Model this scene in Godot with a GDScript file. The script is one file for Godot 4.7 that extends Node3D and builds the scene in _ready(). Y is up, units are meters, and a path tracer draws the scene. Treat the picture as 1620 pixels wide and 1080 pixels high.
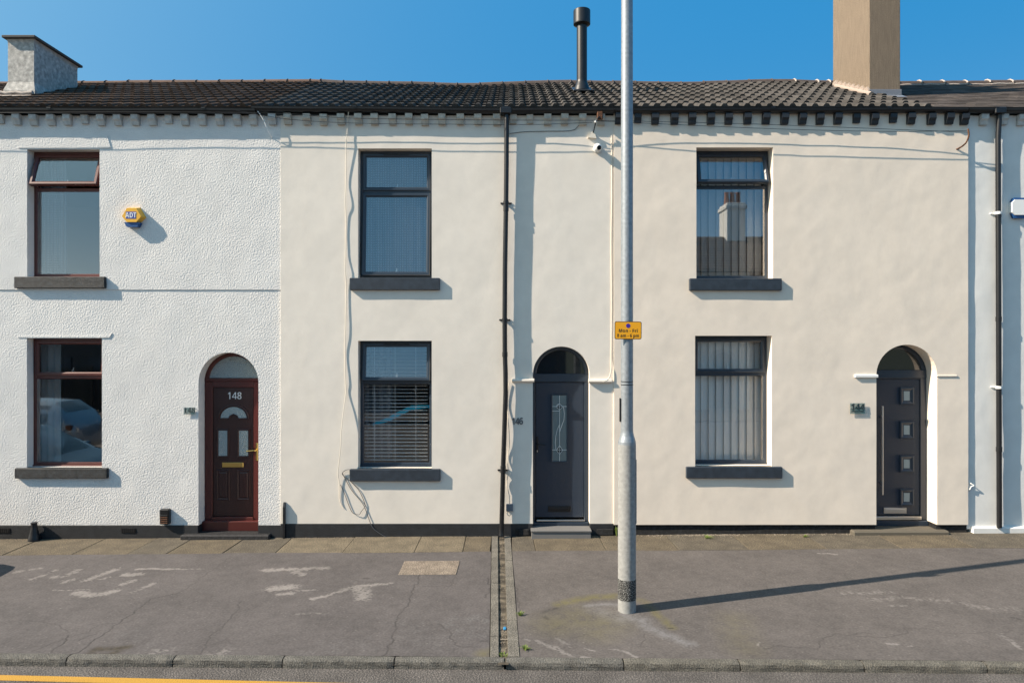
extends Node3D
# A terrace of rendered houses seen from across the pavement. Metres, y up; the house fronts lie near z = 0 and the street is at +z.

var M := {}
var rng := RandomNumberGenerator.new()
var names_used := {}


# ---------- mesh building ----------
class MB:
	var v := PackedVector3Array()
	var n := PackedVector3Array()
	var uv := PackedVector2Array()

	func tri(a: Vector3, b: Vector3, c: Vector3, na := Vector3.ZERO, nb := Vector3.ZERO, nc := Vector3.ZERO, ua := Vector2.ZERO, ub := Vector2.ZERO, uc := Vector2.ZERO) -> void:
		var f := (b - a).cross(c - a)
		if f.length_squared() < 1e-16:
			return
		f = f.normalized()
		v.append(a); v.append(c); v.append(b)
		n.append(f if na == Vector3.ZERO else na); n.append(f if nc == Vector3.ZERO else nc); n.append(f if nb == Vector3.ZERO else nb)
		uv.append(ua); uv.append(uc); uv.append(ub)

	# corners counter-clockwise as seen from outside
	func quad(a: Vector3, b: Vector3, c: Vector3, d: Vector3) -> void:
		tri(a, b, c)
		tri(a, c, d)

	func quadn(a: Vector3, b: Vector3, c: Vector3, d: Vector3, na: Vector3, nb: Vector3, nc: Vector3, nd: Vector3) -> void:
		tri(a, b, c, na, nb, nc)
		tri(a, c, d, na, nc, nd)

	func quaduv(a: Vector3, b: Vector3, c: Vector3, d: Vector3, ua: Vector2, ub: Vector2, uc: Vector2, ud: Vector2) -> void:
		tri(a, b, c, Vector3.ZERO, Vector3.ZERO, Vector3.ZERO, ua, ub, uc)
		tri(a, c, d, Vector3.ZERO, Vector3.ZERO, Vector3.ZERO, ua, uc, ud)

	# a box, its edges chamfered by c
	func box(x0: float, x1: float, y0: float, y1: float, z0: float, z1: float, c := 0.0) -> void:
		if c <= 0.0:
			quad(Vector3(x0, y0, z1), Vector3(x1, y0, z1), Vector3(x1, y1, z1), Vector3(x0, y1, z1))
			quad(Vector3(x1, y0, z0), Vector3(x0, y0, z0), Vector3(x0, y1, z0), Vector3(x1, y1, z0))
			quad(Vector3(x0, y0, z0), Vector3(x0, y0, z1), Vector3(x0, y1, z1), Vector3(x0, y1, z0))
			quad(Vector3(x1, y0, z1), Vector3(x1, y0, z0), Vector3(x1, y1, z0), Vector3(x1, y1, z1))
			quad(Vector3(x0, y1, z1), Vector3(x1, y1, z1), Vector3(x1, y1, z0), Vector3(x0, y1, z0))
			quad(Vector3(x0, y0, z0), Vector3(x1, y0, z0), Vector3(x1, y0, z1), Vector3(x0, y0, z1))
			return
		var lo := Vector3(x0, y0, z0)
		var hi := Vector3(x1, y1, z1)
		var mid := (lo + hi) * 0.5
		var h := (hi - lo) * 0.5
		c = minf(c, minf(h.x, minf(h.y, h.z)) * 0.98)
		var i := h - Vector3(c, c, c)
		for ax in 3:
			var bx := (ax + 1) % 3
			var cx := (ax + 2) % 3
			for s in [-1.0, 1.0]:
				var p := []
				for k in [[-1, -1], [1, -1], [1, 1], [-1, 1]]:
					var q := Vector3.ZERO
					q[ax] = h[ax] * s
					q[bx] = i[bx] * k[0]
					q[cx] = i[cx] * k[1]
					p.append(mid + q)
				if s > 0:
					quad(p[0], p[1], p[2], p[3])
				else:
					quad(p[3], p[2], p[1], p[0])
			for s in [-1.0, 1.0]:
				for t in [-1.0, 1.0]:
					var e := []
					for k in [[1, 0, -1], [1, 0, 1], [0, 1, 1], [0, 1, -1]]:
						var q := Vector3.ZERO
						q[bx] = (h[bx] if k[0] == 1 else i[bx]) * s
						q[cx] = (h[cx] if k[1] == 1 else i[cx]) * t
						q[ax] = i[ax] * k[2]
						e.append(mid + q)
					if s * t < 0:
						quad(e[0], e[1], e[2], e[3])
					else:
						quad(e[3], e[2], e[1], e[0])
		for s in [-1.0, 1.0]:
			for t in [-1.0, 1.0]:
				for w in [-1.0, 1.0]:
					var a := mid + Vector3(h.x * s, i.y * t, i.z * w)
					var b := mid + Vector3(i.x * s, h.y * t, i.z * w)
					var d := mid + Vector3(i.x * s, i.y * t, h.z * w)
					if s * t * w > 0:
						tri(a, b, d)
					else:
						tri(a, d, b)

	# a mitred ring round a rectangle in the xy plane; profile: [inset, z] pairs from the outer back round the front to the inner back
	func ring(x0: float, x1: float, y0: float, y1: float, profile: Array) -> void:
		for k in profile.size() - 1:
			var a0: float = profile[k][0]
			var za: float = profile[k][1]
			var b0: float = profile[k + 1][0]
			var zb: float = profile[k + 1][1]
			var pa := [Vector3(x0 + a0, y0 + a0, za), Vector3(x1 - a0, y0 + a0, za), Vector3(x1 - a0, y1 - a0, za), Vector3(x0 + a0, y1 - a0, za)]
			var pb := [Vector3(x0 + b0, y0 + b0, zb), Vector3(x1 - b0, y0 + b0, zb), Vector3(x1 - b0, y1 - b0, zb), Vector3(x0 + b0, y1 - b0, zb)]
			for e in 4:
				var f := (e + 1) % 4
				quad(pa[e], pa[f], pb[f], pb[e])

	# a polygon in (a, b) extruded; axis 0: polygon is (z, y), extruded along x; axis 2: polygon is (x, y), extruded along z
	func prism(poly: Array, axis: int, lo: float, hi: float) -> void:
		var pts := PackedVector2Array()
		for p in poly:
			pts.append(Vector2(p[0], p[1]))
		if Geometry2D.is_polygon_clockwise(pts):
			pts.reverse()
		var at := func(p: Vector2, t: float) -> Vector3: return Vector3(t, p.y, p.x) if axis == 0 else Vector3(p.x, p.y, t)
		var idx := Geometry2D.triangulate_polygon(pts)
		for k in range(0, idx.size(), 3):
			var a := pts[idx[k]]
			var b := pts[idx[k + 1]]
			var c := pts[idx[k + 2]]
			if (b - a).cross(c - a) < 0:
				var t := b
				b = c
				c = t
			if axis == 2:
				tri(at.call(a, hi), at.call(b, hi), at.call(c, hi))
				tri(at.call(a, lo), at.call(c, lo), at.call(b, lo))
			else:
				tri(at.call(a, lo), at.call(b, lo), at.call(c, lo))
				tri(at.call(a, hi), at.call(c, hi), at.call(b, hi))
		for k in pts.size():
			var a := pts[k]
			var b := pts[(k + 1) % pts.size()]
			if axis == 2:
				quad(at.call(a, lo), at.call(b, lo), at.call(b, hi), at.call(a, hi))
			else:
				quad(at.call(a, hi), at.call(b, hi), at.call(b, lo), at.call(a, lo))

	func tube(path: Array, r: float, sides := 6, closed_ends := true) -> void:
		var rings := []
		var up := Vector3(0.13, 0.2, 0.97)
		for k in path.size():
			var p: Vector3 = path[k]
			var t: Vector3 = (path[mini(k + 1, path.size() - 1)] - path[maxi(k - 1, 0)]).normalized()
			var a := up.cross(t)
			if a.length() < 0.05:
				a = Vector3.RIGHT.cross(t)
			a = a.normalized()
			var b := t.cross(a)
			var ring_pts := []
			for s in sides:
				var w := TAU * s / sides
				ring_pts.append([p + (a * cos(w) + b * sin(w)) * r, a * cos(w) + b * sin(w)])
			rings.append(ring_pts)
		for k in rings.size() - 1:
			for s in sides:
				var e := (s + 1) % sides
				quadn(rings[k][s][0], rings[k][e][0], rings[k + 1][e][0], rings[k + 1][s][0], rings[k][s][1], rings[k][e][1], rings[k + 1][e][1], rings[k + 1][s][1])
		if closed_ends:
			for s in range(1, sides - 1):
				tri(rings[0][0][0], rings[0][s + 1][0], rings[0][s][0])
				var l: Array = rings[-1]
				tri(l[0][0], l[s][0], l[s + 1][0])

	# profile: [radius, height] pairs from the bottom up, turned about the y axis through c; hard edges where the profile turns sharply
	func lathe(profile: Array, c: Vector3, sides := 24, basis := Basis.IDENTITY) -> void:
		for k in profile.size() - 1:
			var r0: float = profile[k][0]
			var h0: float = profile[k][1]
			var r1: float = profile[k + 1][0]
			var h1: float = profile[k + 1][1]
			var nr := h1 - h0
			var ny := r0 - r1
			for s in sides:
				var a := TAU * s / sides
				var b := TAU * (s + 1) / sides
				var da := Vector3(cos(a), 0, -sin(a))
				var db := Vector3(cos(b), 0, -sin(b))
				var na := (basis * Vector3(da.x * nr, ny, da.z * nr)).normalized()
				var nb := (basis * Vector3(db.x * nr, ny, db.z * nr)).normalized()
				quadn(c + basis * Vector3(da.x * r0, h0, da.z * r0), c + basis * Vector3(db.x * r0, h0, db.z * r0), c + basis * Vector3(db.x * r1, h1, db.z * r1), c + basis * Vector3(da.x * r1, h1, da.z * r1), na, nb, nb, na)

	func mesh() -> ArrayMesh:
		var a := []
		a.resize(Mesh.ARRAY_MAX)
		a[Mesh.ARRAY_VERTEX] = v
		a[Mesh.ARRAY_NORMAL] = n
		a[Mesh.ARRAY_TEX_UV] = uv
		var m := ArrayMesh.new()
		m.add_surface_from_arrays(Mesh.PRIMITIVE_TRIANGLES, a)
		return m


func add(parent: Node, called: String, m, material: Material, label := "") -> MeshInstance3D:
	var o := MeshInstance3D.new()
	o.name = called
	o.mesh = m.mesh() if m is MB else m
	o.material_override = material
	if label:
		o.set_meta("label", label)
	parent.add_child(o, true)
	return o


func numbered(called: String) -> String:
	if not names_used.has(called):
		names_used[called] = 0
		return called
	names_used[called] += 1
	return "%s_%03d" % [called, names_used[called]]


func thing(called: String, label: String, category: String, group := "", at := Vector3.ZERO) -> Node3D:
	var o := Node3D.new()
	o.name = numbered(called)
	o.position = at
	o.set_meta("label", label)
	o.set_meta("category", category)
	if group:
		o.set_meta("group", group)
	add_child(o)
	return o


func structure(called: String, m, material: Material) -> MeshInstance3D:
	var o := add(self, called, m, material)
	o.set_meta("kind", "structure")
	return o


func part_node(parent: Node, called: String) -> Node3D:
	var o := Node3D.new()
	o.name = called
	parent.add_child(o, true)
	return o


func lettering(parent: Node, called: String, text: String, at: Vector3, height: float, material: Material, font := "Droid Sans", weight := 400, stretch := 1.0) -> MeshInstance3D:
	var t := TextMesh.new()
	var f := SystemFont.new()
	f.font_names = PackedStringArray([font])
	f.font_weight = weight
	t.font = f
	t.text = text
	t.font_size = 64
	t.pixel_size = height / 46.0
	t.depth = 0.004
	var o := add(parent, called, t, material)
	o.position = at
	o.scale = Vector3(stretch, 1, 1)
	return o


# ---------- materials ----------
func lin(r: float, g: float, b: float) -> Color:
	return Color(r, g, b).linear_to_srgb()


func noise_tex(seed_: int, freq: float, octaves: int, size := 512, lo := 0.0, hi := 1.0, kind := FastNoiseLite.TYPE_SIMPLEX_SMOOTH, warp := 0.0) -> NoiseTexture2D:
	var f := FastNoiseLite.new()
	f.seed = seed_
	f.noise_type = kind
	f.frequency = freq
	f.fractal_type = FastNoiseLite.FRACTAL_FBM if octaves > 1 else FastNoiseLite.FRACTAL_NONE
	f.fractal_octaves = octaves
	if warp > 0.0:
		f.domain_warp_enabled = true
		f.domain_warp_amplitude = warp
		f.domain_warp_frequency = freq * 0.7
	var t := NoiseTexture2D.new()
	t.width = size
	t.height = size
	t.seamless = true
	t.seamless_blend_skirt = 0.15
	t.noise = f
	if lo != 0.0 or hi != 1.0:
		var g := Gradient.new()
		g.set_color(0, Color(lo, lo, lo))
		g.set_color(1, Color(hi, hi, hi))
		t.color_ramp = g
	return t


var T := {}


func mat(called: String, c: Color, rough := 0.8, metal := 0.0, grain := "", grain_scale := 1.0, bump := "", bump_cm := 0.0, blotch := "", blotch_scale := 0.3) -> StandardMaterial3D:
	var m := StandardMaterial3D.new()
	m.resource_name = called
	m.albedo_color = c
	m.roughness = rough
	m.metallic = metal
	if grain or bump:
		m.uv1_triplanar = true
		m.uv1_world_triplanar = true
		m.uv1_scale = Vector3.ONE * grain_scale
		if grain:
			m.albedo_texture = T[grain]
		if bump:
			m.heightmap_enabled = true
			m.heightmap_texture = T[bump]
			m.heightmap_scale = bump_cm
	if blotch:
		m.detail_enabled = true
		m.detail_albedo = T[blotch]
		m.detail_blend_mode = BaseMaterial3D.BLEND_MODE_MUL
		m.detail_uv_layer = BaseMaterial3D.DETAIL_UV_2
		m.uv2_triplanar = true
		m.uv2_world_triplanar = true
		m.uv2_scale = Vector3.ONE * blotch_scale
	M[called] = m
	return m


func glass(called: String, tint: Color, alpha: float) -> StandardMaterial3D:
	var m := StandardMaterial3D.new()
	m.resource_name = called
	m.albedo_color = Color(tint, alpha)
	m.transparency = BaseMaterial3D.TRANSPARENCY_ALPHA
	m.roughness = 0.0
	m.metallic_specular = 0.7
	M[called] = m
	return m


func materials() -> void:
	T.fine = noise_tex(1, 0.09, 3, 512, 0.80, 1.0)
	T.fine_h = noise_tex(2, 0.11, 3, 512)
	T.grit = noise_tex(3, 0.28, 2, 512, 0.55, 1.0)
	T.grit_h = noise_tex(4, 0.22, 2, 512)
	T.blotch = noise_tex(5, 0.012, 5, 512, 0.80, 1.06)
	T.soft = noise_tex(6, 0.014, 5, 512, 0.968, 1.0)
	T.stipple_h = noise_tex(7, 0.050, 3, 1024, 0.0, 1.0, FastNoiseLite.TYPE_SIMPLEX_SMOOTH, 6.0)
	T.trowel_h = noise_tex(8, 0.008, 5, 1024, 0.0, 1.0, FastNoiseLite.TYPE_SIMPLEX_SMOOTH, 40.0)
	T.stain_soft = noise_tex(16, 0.02, 5, 512, 0.76, 1.0)
	T.speck = noise_tex(17, 0.11, 3, 512, 0.42, 1.15)
	T.speck_h = noise_tex(18, 0.10, 3, 512)
	T.stain = noise_tex(9, 0.010, 5, 512, 0.35, 1.1)
	mat("white_roughcast", lin(0.765, 0.745, 0.715), 0.9, 0.0, "soft", 0.60, "stipple_h", 0.50, "soft", 0.21)
	mat("cream_render", lin(0.80, 0.735, 0.65), 0.85, 0.0, "soft", 0.5, "trowel_h", 0.08, "soft", 0.13)
	mat("beige_render", lin(0.82, 0.72, 0.61), 0.85, 0.0, "soft", 0.5, "trowel_h", 0.10, "soft", 0.17)
	mat("pale_render", lin(0.75, 0.745, 0.72), 0.85, 0.0, "soft", 0.5, "trowel_h", 0.12, "soft", 0.17)
	mat("plinth_paint", lin(0.022, 0.024, 0.028), 0.6, 0.0, "fine", 1.5, "fine_h", 0.3, "blotch", 0.9)
	mat("plinth_worn", lin(0.020, 0.021, 0.024), 0.8, 0.0, "stain", 2.5, "fine_h", 1.2)
	mat("sill_paint", lin(0.036, 0.050, 0.070), 0.5, 0.0, "fine", 1.5, "fine_h", 0.15, "blotch", 1.1)
	mat("sill_old", lin(0.022, 0.029, 0.036), 0.6, 0.0, "stain", 2.2, "fine_h", 0.5)
	mat("corbel_white", lin(0.70, 0.69, 0.66), 0.8, 0.0, "fine", 2.0, "fine_h", 0.3, "blotch", 1.3)
	mat("corbel_cream", lin(0.72, 0.65, 0.55), 0.8, 0.0, "fine", 2.0, "fine_h", 0.3, "blotch", 1.3)
	mat("corbel_dark", lin(0.020, 0.024, 0.030), 0.55, 0.0, "fine", 2.0)
	mat("anthracite", lin(0.026, 0.038, 0.056), 0.34)
	mat("anthracite_door", lin(0.014, 0.027, 0.050), 0.40, 0.0, "", 1.0, "fine_h", 0.35).uv1_scale = Vector3(9.0, 0.8, 9.0)
	mat("mahogany", lin(0.105, 0.022, 0.018), 0.35, 0.0, "fine", 2.5)
	mat("mahogany_window", lin(0.125, 0.034, 0.027), 0.38, 0.0, "fine", 2.5)
	mat("dark_oak_door", lin(0.046, 0.014, 0.013), 0.36, 0.0, "fine", 2.5, "fine_h", 0.12).uv1_scale = Vector3(9.0, 0.9, 9.0)
	mat("black_plastic", lin(0.012, 0.012, 0.014), 0.38, 0.0, "fine", 2.0, "", 0.0, "blotch", 1.0)
	mat("black_metal", lin(0.013, 0.013, 0.015), 0.42, 0.0, "", 1.0, "", 0.0, "blotch", 1.2)
	mat("brass", lin(0.62, 0.44, 0.15), 0.28, 1.0)
	mat("steel", lin(0.60, 0.59, 0.57), 0.32, 1.0)
	mat("white_plastic", lin(0.78, 0.78, 0.76), 0.4)
	mat("cream_plastic", lin(0.70, 0.64, 0.54), 0.6)
	mat("white_print", lin(0.75, 0.76, 0.76), 0.5)
	mat("grey_numeral", lin(0.10, 0.10, 0.105), 0.5)
	mat("dark_numeral", lin(0.012, 0.030, 0.034), 0.5)
	T.zinc = noise_tex(11, 0.02, 4, 512, 0.80, 1.0)
	mat("galvanised", lin(0.34, 0.37, 0.40), 0.45, 0.35, "zinc", 1.6)
	mat("galvanised_base", lin(0.36, 0.36, 0.35), 0.6, 0.1, "zinc", 1.9)
	T.peel = noise_tex(12, 0.05, 4, 512)
	var peel_ramp := Gradient.new()
	peel_ramp.set_color(0, Color(0.09, 0.09, 0.09))
	peel_ramp.set_color(1, Color(0.80, 0.80, 0.80))
	peel_ramp.set_offset(0, 0.60)
	peel_ramp.set_offset(1, 0.66)
	T.peel.color_ramp = peel_ramp
	mat("peeling_black", lin(0.62, 0.62, 0.60), 0.7, 0.0, "peel", 3.0)
	mat("lead", lin(0.20, 0.22, 0.26), 0.5, 0.0, "fine", 3.0, "fine_h", 0.4)
	mat("mortar", lin(0.62, 0.50, 0.42), 0.9, 0.0, "grit", 3.0, "grit_h", 0.4)
	mat("ridge_mortar", lin(0.52, 0.45, 0.40), 0.9, 0.0, "fine", 3.0, "grit_h", 0.4)
	T.streak = noise_tex(13, 0.03, 4, 512, 0.86, 1.04)
	mat("chimney_render", lin(0.36, 0.275, 0.195), 0.9, 0.0, "speck", 1.3, "speck_h", 0.4, "streak", 1.0)
	M.chimney_render.uv2_scale = Vector3(2.2, 0.16, 2.2)
	mat("chimney_cement", lin(0.70, 0.67, 0.62), 0.9, 0.0, "stain_soft", 1.1, "fine_h", 0.6, "blotch", 1.6)
	mat("slab_stone", lin(0.10, 0.095, 0.09), 0.9, 0.0, "fine", 2.0)
	mat("terracotta", lin(0.34, 0.13, 0.07), 0.85, 0.0, "fine", 2.0)
	mat("rusty", lin(0.20, 0.08, 0.035), 0.85, 0.0, "stain", 8.0)
	mat("flag_stone", lin(0.190, 0.152, 0.100), 0.92, 0.0, "speck", 0.8, "speck_h", 0.5, "blotch", 0.45)
	mat("flag_stone_pale", lin(0.245, 0.200, 0.135), 0.92, 0.0, "speck", 0.8, "speck_h", 0.5, "blotch", 0.5)
	mat("flag_stone_grey", lin(0.165, 0.138, 0.100), 0.92, 0.0, "speck", 0.8, "speck_h", 0.5, "blotch", 0.55)
	mat("joint_dirt", lin(0.045, 0.038, 0.030), 0.95, 0.0, "grit", 2.0)
	mat("kerb_stone", lin(0.185, 0.175, 0.155), 0.92, 0.0, "speck", 1.1, "speck_h", 0.7, "blotch", 0.8)
	mat("kerb_stone_brown", lin(0.195, 0.18, 0.15), 0.92, 0.0, "speck", 1.1, "speck_h", 0.7, "blotch", 0.7)
	mat("channel_stone", lin(0.245, 0.225, 0.19), 0.92, 0.0, "speck", 0.9, "speck_h", 0.6, "blotch", 0.6)
	mat("channel_bed", lin(0.17, 0.14, 0.10), 0.95, 0.0, "stain", 1.2, "grit_h", 0.6)
	mat("inspection_stone", lin(0.37, 0.30, 0.235), 0.92, 0.0, "speck", 0.9, "speck_h", 0.7, "blotch", 0.8)
	mat("asphalt", lin(0.105, 0.093, 0.086), 0.93, 0.0, "speck", 0.8, "speck_h", 0.5, "blotch", 0.25)
	mat("road_asphalt", lin(0.165, 0.148, 0.136), 0.93, 0.0, "speck", 0.8, "speck_h", 0.9, "blotch", 0.3)
	mat("yellow_paint", lin(0.75, 0.40, 0.045), 0.75, 0.0, "grit", 0.9, "grit_h", 0.6)
	mat("ground_soil", lin(0.09, 0.10, 0.06), 0.95, 0.0, "blotch", 0.1)
	mat("step_slab", lin(0.20, 0.195, 0.19), 0.6, 0.0, "fine", 2.5)
	mat("step_black", lin(0.030, 0.030, 0.034), 0.7, 0.0, "stain", 4.0, "fine_h", 0.3)
	mat("step_stone", lin(0.19, 0.165, 0.125), 0.9, 0.0, "grit", 1.6, "grit_h", 0.4)
	mat("room_paint", lin(0.32, 0.30, 0.28), 0.9)
	mat("blind_fabric", lin(0.74, 0.72, 0.68), 0.9)
	M.blind_fabric.backlight_enabled = true
	M.blind_fabric.backlight = Color(0.3, 0.3, 0.3)
	mat("blind_slat", lin(0.82, 0.82, 0.80), 0.5)
	mat("curtain_white", lin(0.72, 0.72, 0.70), 0.9)
	mat("turquoise", lin(0.02, 0.5, 0.75), 0.5)
	mat("alarm_yellow", lin(0.80, 0.42, 0.035), 0.4)
	mat("alarm_blue", lin(0.012, 0.07, 0.22), 0.4)
	mat("alarm_panel", lin(0.035, 0.06, 0.30), 0.45)
	mat("sign_yellow", lin(0.80, 0.36, 0.008), 0.45)
	mat("sign_black", lin(0.016, 0.012, 0.010), 0.5)
	mat("sign_purple", lin(0.045, 0.012, 0.28), 0.5)
	mat("tyre", lin(0.012, 0.012, 0.012), 0.8)
	mat("brick_red", lin(0.24, 0.085, 0.05), 0.9, 0.0, "grit", 1.5, "grit_h", 0.3, "blotch", 0.5)
	mat("brick_dark", lin(0.10, 0.085, 0.08), 0.9, 0.0, "fine", 1.0)
	mat("slate_roof", lin(0.075, 0.065, 0.060), 0.8, 0.0, "fine", 1.5, "fine_h", 0.6, "blotch", 0.7)
	mat("fence_wood", lin(0.065, 0.042, 0.028), 0.9, 0.0, "fine", 1.5)
	mat("hedge_leaf", lin(0.030, 0.055, 0.018), 0.8)
	mat("weed_leaf", lin(0.13, 0.17, 0.035), 0.8)
	M.weed_leaf.backlight_enabled = true
	M.weed_leaf.backlight = Color(0.3, 0.4, 0.1)
	mat("rubble_stone", lin(0.24, 0.20, 0.155), 0.95)
	mat("litter_blue", lin(0.02, 0.20, 0.42), 0.4)
	mat("stone_trim", lin(0.40, 0.37, 0.32), 0.9)
	var pg := glass("pane_glass", lin(1.0, 1.0, 1.0), 0.0)
	pg.refraction_enabled = true
	pg.refraction_scale = 0.118
	glass("clear_glass", lin(1.0, 1.0, 1.0), 0.0)
	glass("plate_glass", lin(0.10, 0.22, 0.23), 0.45)
	glass("car_glass", lin(0.01, 0.015, 0.018), 0.6)
	# patterned obscured glass of the old door
	T.swirl = noise_tex(14, 0.02, 2, 512, 0.0, 1.0, FastNoiseLite.TYPE_CELLULAR, 40.0)
	var og := mat("obscured_glass", lin(0.32, 0.37, 0.37), 0.12, 0.0, "", 6.0, "swirl", 1.2)
	og.metallic_specular = 0.7
	var tg := mat("tinted_glass", lin(0.11, 0.145, 0.15), 0.1, 0.0, "", 6.0, "swirl", 0.6)
	tg.metallic_specular = 0.7
	var dg := mat("dark_glass", lin(0.012, 0.016, 0.020), 0.03)
	dg.metallic_specular = 0.7
	var lg := mat("frosted_glass", lin(0.34, 0.38, 0.37), 0.25)
	lg.metallic_specular = 0.6
	mat("lead_line", lin(0.62, 0.64, 0.64), 0.4)
	for k in 4:
		var t: float = [0.78, 1.0, 1.22, 0.90][k]
		mat("tile_brown_%d" % k, lin(0.16 * t, 0.108 * t, 0.080 * t), 0.9, 0.0, "grit", 1.5, "grit_h", 0.3, "blotch", 0.7)
		mat("tile_dark_%d" % k, lin(0.135 * t, 0.124 * t, 0.115 * t), 0.9, 0.0, "grit", 1.5, "grit_h", 0.3, "blotch", 0.7)
		mat("slate_%d" % k, lin(0.120 * t, 0.100 * t, 0.088 * t), 0.9, 0.0, "fine", 2.0, "fine_h", 0.4, "blotch", 0.9)
	for k in 4:
		for kind in ["tile_brown_", "tile_dark_", "slate_"]:
			M[kind + str(k)].metallic_specular = 0.2
	mat("ridge_brown", lin(0.22, 0.125, 0.085), 0.9, 0.0, "grit", 1.5, "", 0.0, "blotch", 0.9)
	mat("ridge_dark", lin(0.15, 0.11, 0.095), 0.9, 0.0, "grit", 1.5, "", 0.0, "blotch", 0.9)
	# net curtain: threads and holes
	var im := Image.create(64, 64, false, Image.FORMAT_RGBA8)
	for y in 64:
		for x in 64:
			var u := (x % 32) / 32.0
			var w := (y % 32) / 32.0
			var dot := Vector2(u - 0.5, w - 0.5).length()
			var a := 0.34
			if u < 0.22 or w < 0.16:
				a = 0.55
			if dot < 0.26:
				a = 0.85
			im.set_pixel(x, y, Color(0.9, 0.91, 0.92, a))
	var lace := StandardMaterial3D.new()
	lace.resource_name = "lace"
	lace.albedo_texture = ImageTexture.create_from_image(im)
	lace.albedo_color = lin(0.52, 0.55, 0.60)
	lace.transparency = BaseMaterial3D.TRANSPARENCY_ALPHA
	lace.roughness = 0.9
	M.lace = lace


# ---------- camera, sky, sun ----------
func _ready() -> void:
	rng.seed = 4711
	var cam := Camera3D.new()
	cam.name = "camera"
	cam.position = Vector3(0, 2.93, 10.3)
	cam.fov = 53.13
	cam.near = 0.05
	cam.far = 900.0
	cam.current = true
	add_child(cam)
	var env := Environment.new()
	env.background_mode = Environment.BG_SKY
	env.sky = Sky.new()
	env.sky.sky_material = clear_sky(SUN)
	env.tonemap_mode = Environment.TONE_MAPPER_LINEAR
	env.tonemap_exposure = 2.42
	env.sdfgi_enabled = true
	env.ssao_enabled = true
	env.ssil_enabled = true
	var we := WorldEnvironment.new()
	we.name = "environment"
	we.environment = env
	add_child(we)
	var sun := DirectionalLight3D.new()
	sun.name = "sun"
	sun.light_energy = 1.25
	sun.light_angular_distance = 0.5
	sun.light_color = Color(1.0, 0.94, 0.86)
	sun.shadow_enabled = true
	sun.look_at_from_position(Vector3.ZERO, -SUN, Vector3.UP)
	add_child(sun)
	materials()
	street()
	houses()
	across_the_street()
	street_things()
	wall_things()
	window_things()
	small_things()


const SUN := Vector3(-1.28, 1.0, 0.345)  # towards the sun


# a clear sky: deep blue high up, paler towards the horizon and round the sun
func clear_sky(towards: Vector3) -> PanoramaSkyMaterial:
	var w := 512
	var h := 256
	var im := Image.create(w, h, false, Image.FORMAT_RGBF)
	var s := towards.normalized()
	for j in h:
		var th := PI * (j + 0.5) / h
		for i in w:
			var ph := TAU * (i + 0.5) / w
			var d := Vector3(sin(ph) * sin(th), cos(th), -cos(ph) * sin(th))
			var e := maxf(d.y, 0.0)
			var low := exp(-e * 15.0)
			var cosg := d.dot(s)
			var near := pow(maxf(0.0, cosg * 0.5 + 0.5), 5.0)
			var deep := Vector3(0.004, 0.106, 0.255)
			var pale := Vector3(0.62, 0.66, 0.63)
			var c := deep.lerp(pale, low)
			c += Vector3(0.045, 0.06, 0.035) * exp(-e * 4.0)
			c += Vector3(0.24, 0.27, 0.18) * near
			c += Vector3(0.55, 0.52, 0.45) * pow(maxf(cosg, 0.0), 60.0)
			if d.y < 0.0:
				c = Vector3(0.12, 0.11, 0.10)
			im.set_pixel(i, j, Color(c.x, c.y, c.z))
	var m := PanoramaSkyMaterial.new()
	m.panorama = ImageTexture.create_from_image(im)
	return m


# ---------- street ----------
func ground_y(x: float, z: float) -> float:
	return 0.007 * x - 0.021 * z


func kerb_z(x: float) -> float:
	return 3.876 + 0.0305 * x


func road_y(x: float) -> float:
	return 0.007 * x - 0.160


func gp(x: float, z: float, up := 0.0) -> Vector3:
	return Vector3(x, ground_y(x, z) + up, z)


const FLAG_Z := 0.73
const CH := [-0.31, -0.21, -0.12, -0.02]  # the drain channel's stones at the wall ...
const CK := [-0.21, -0.12, -0.04, 0.08]  # ... and at the kerb


func channel_x(k: int, z: float) -> float:
	return lerpf(CH[k], CK[k], z / 3.9)


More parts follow.
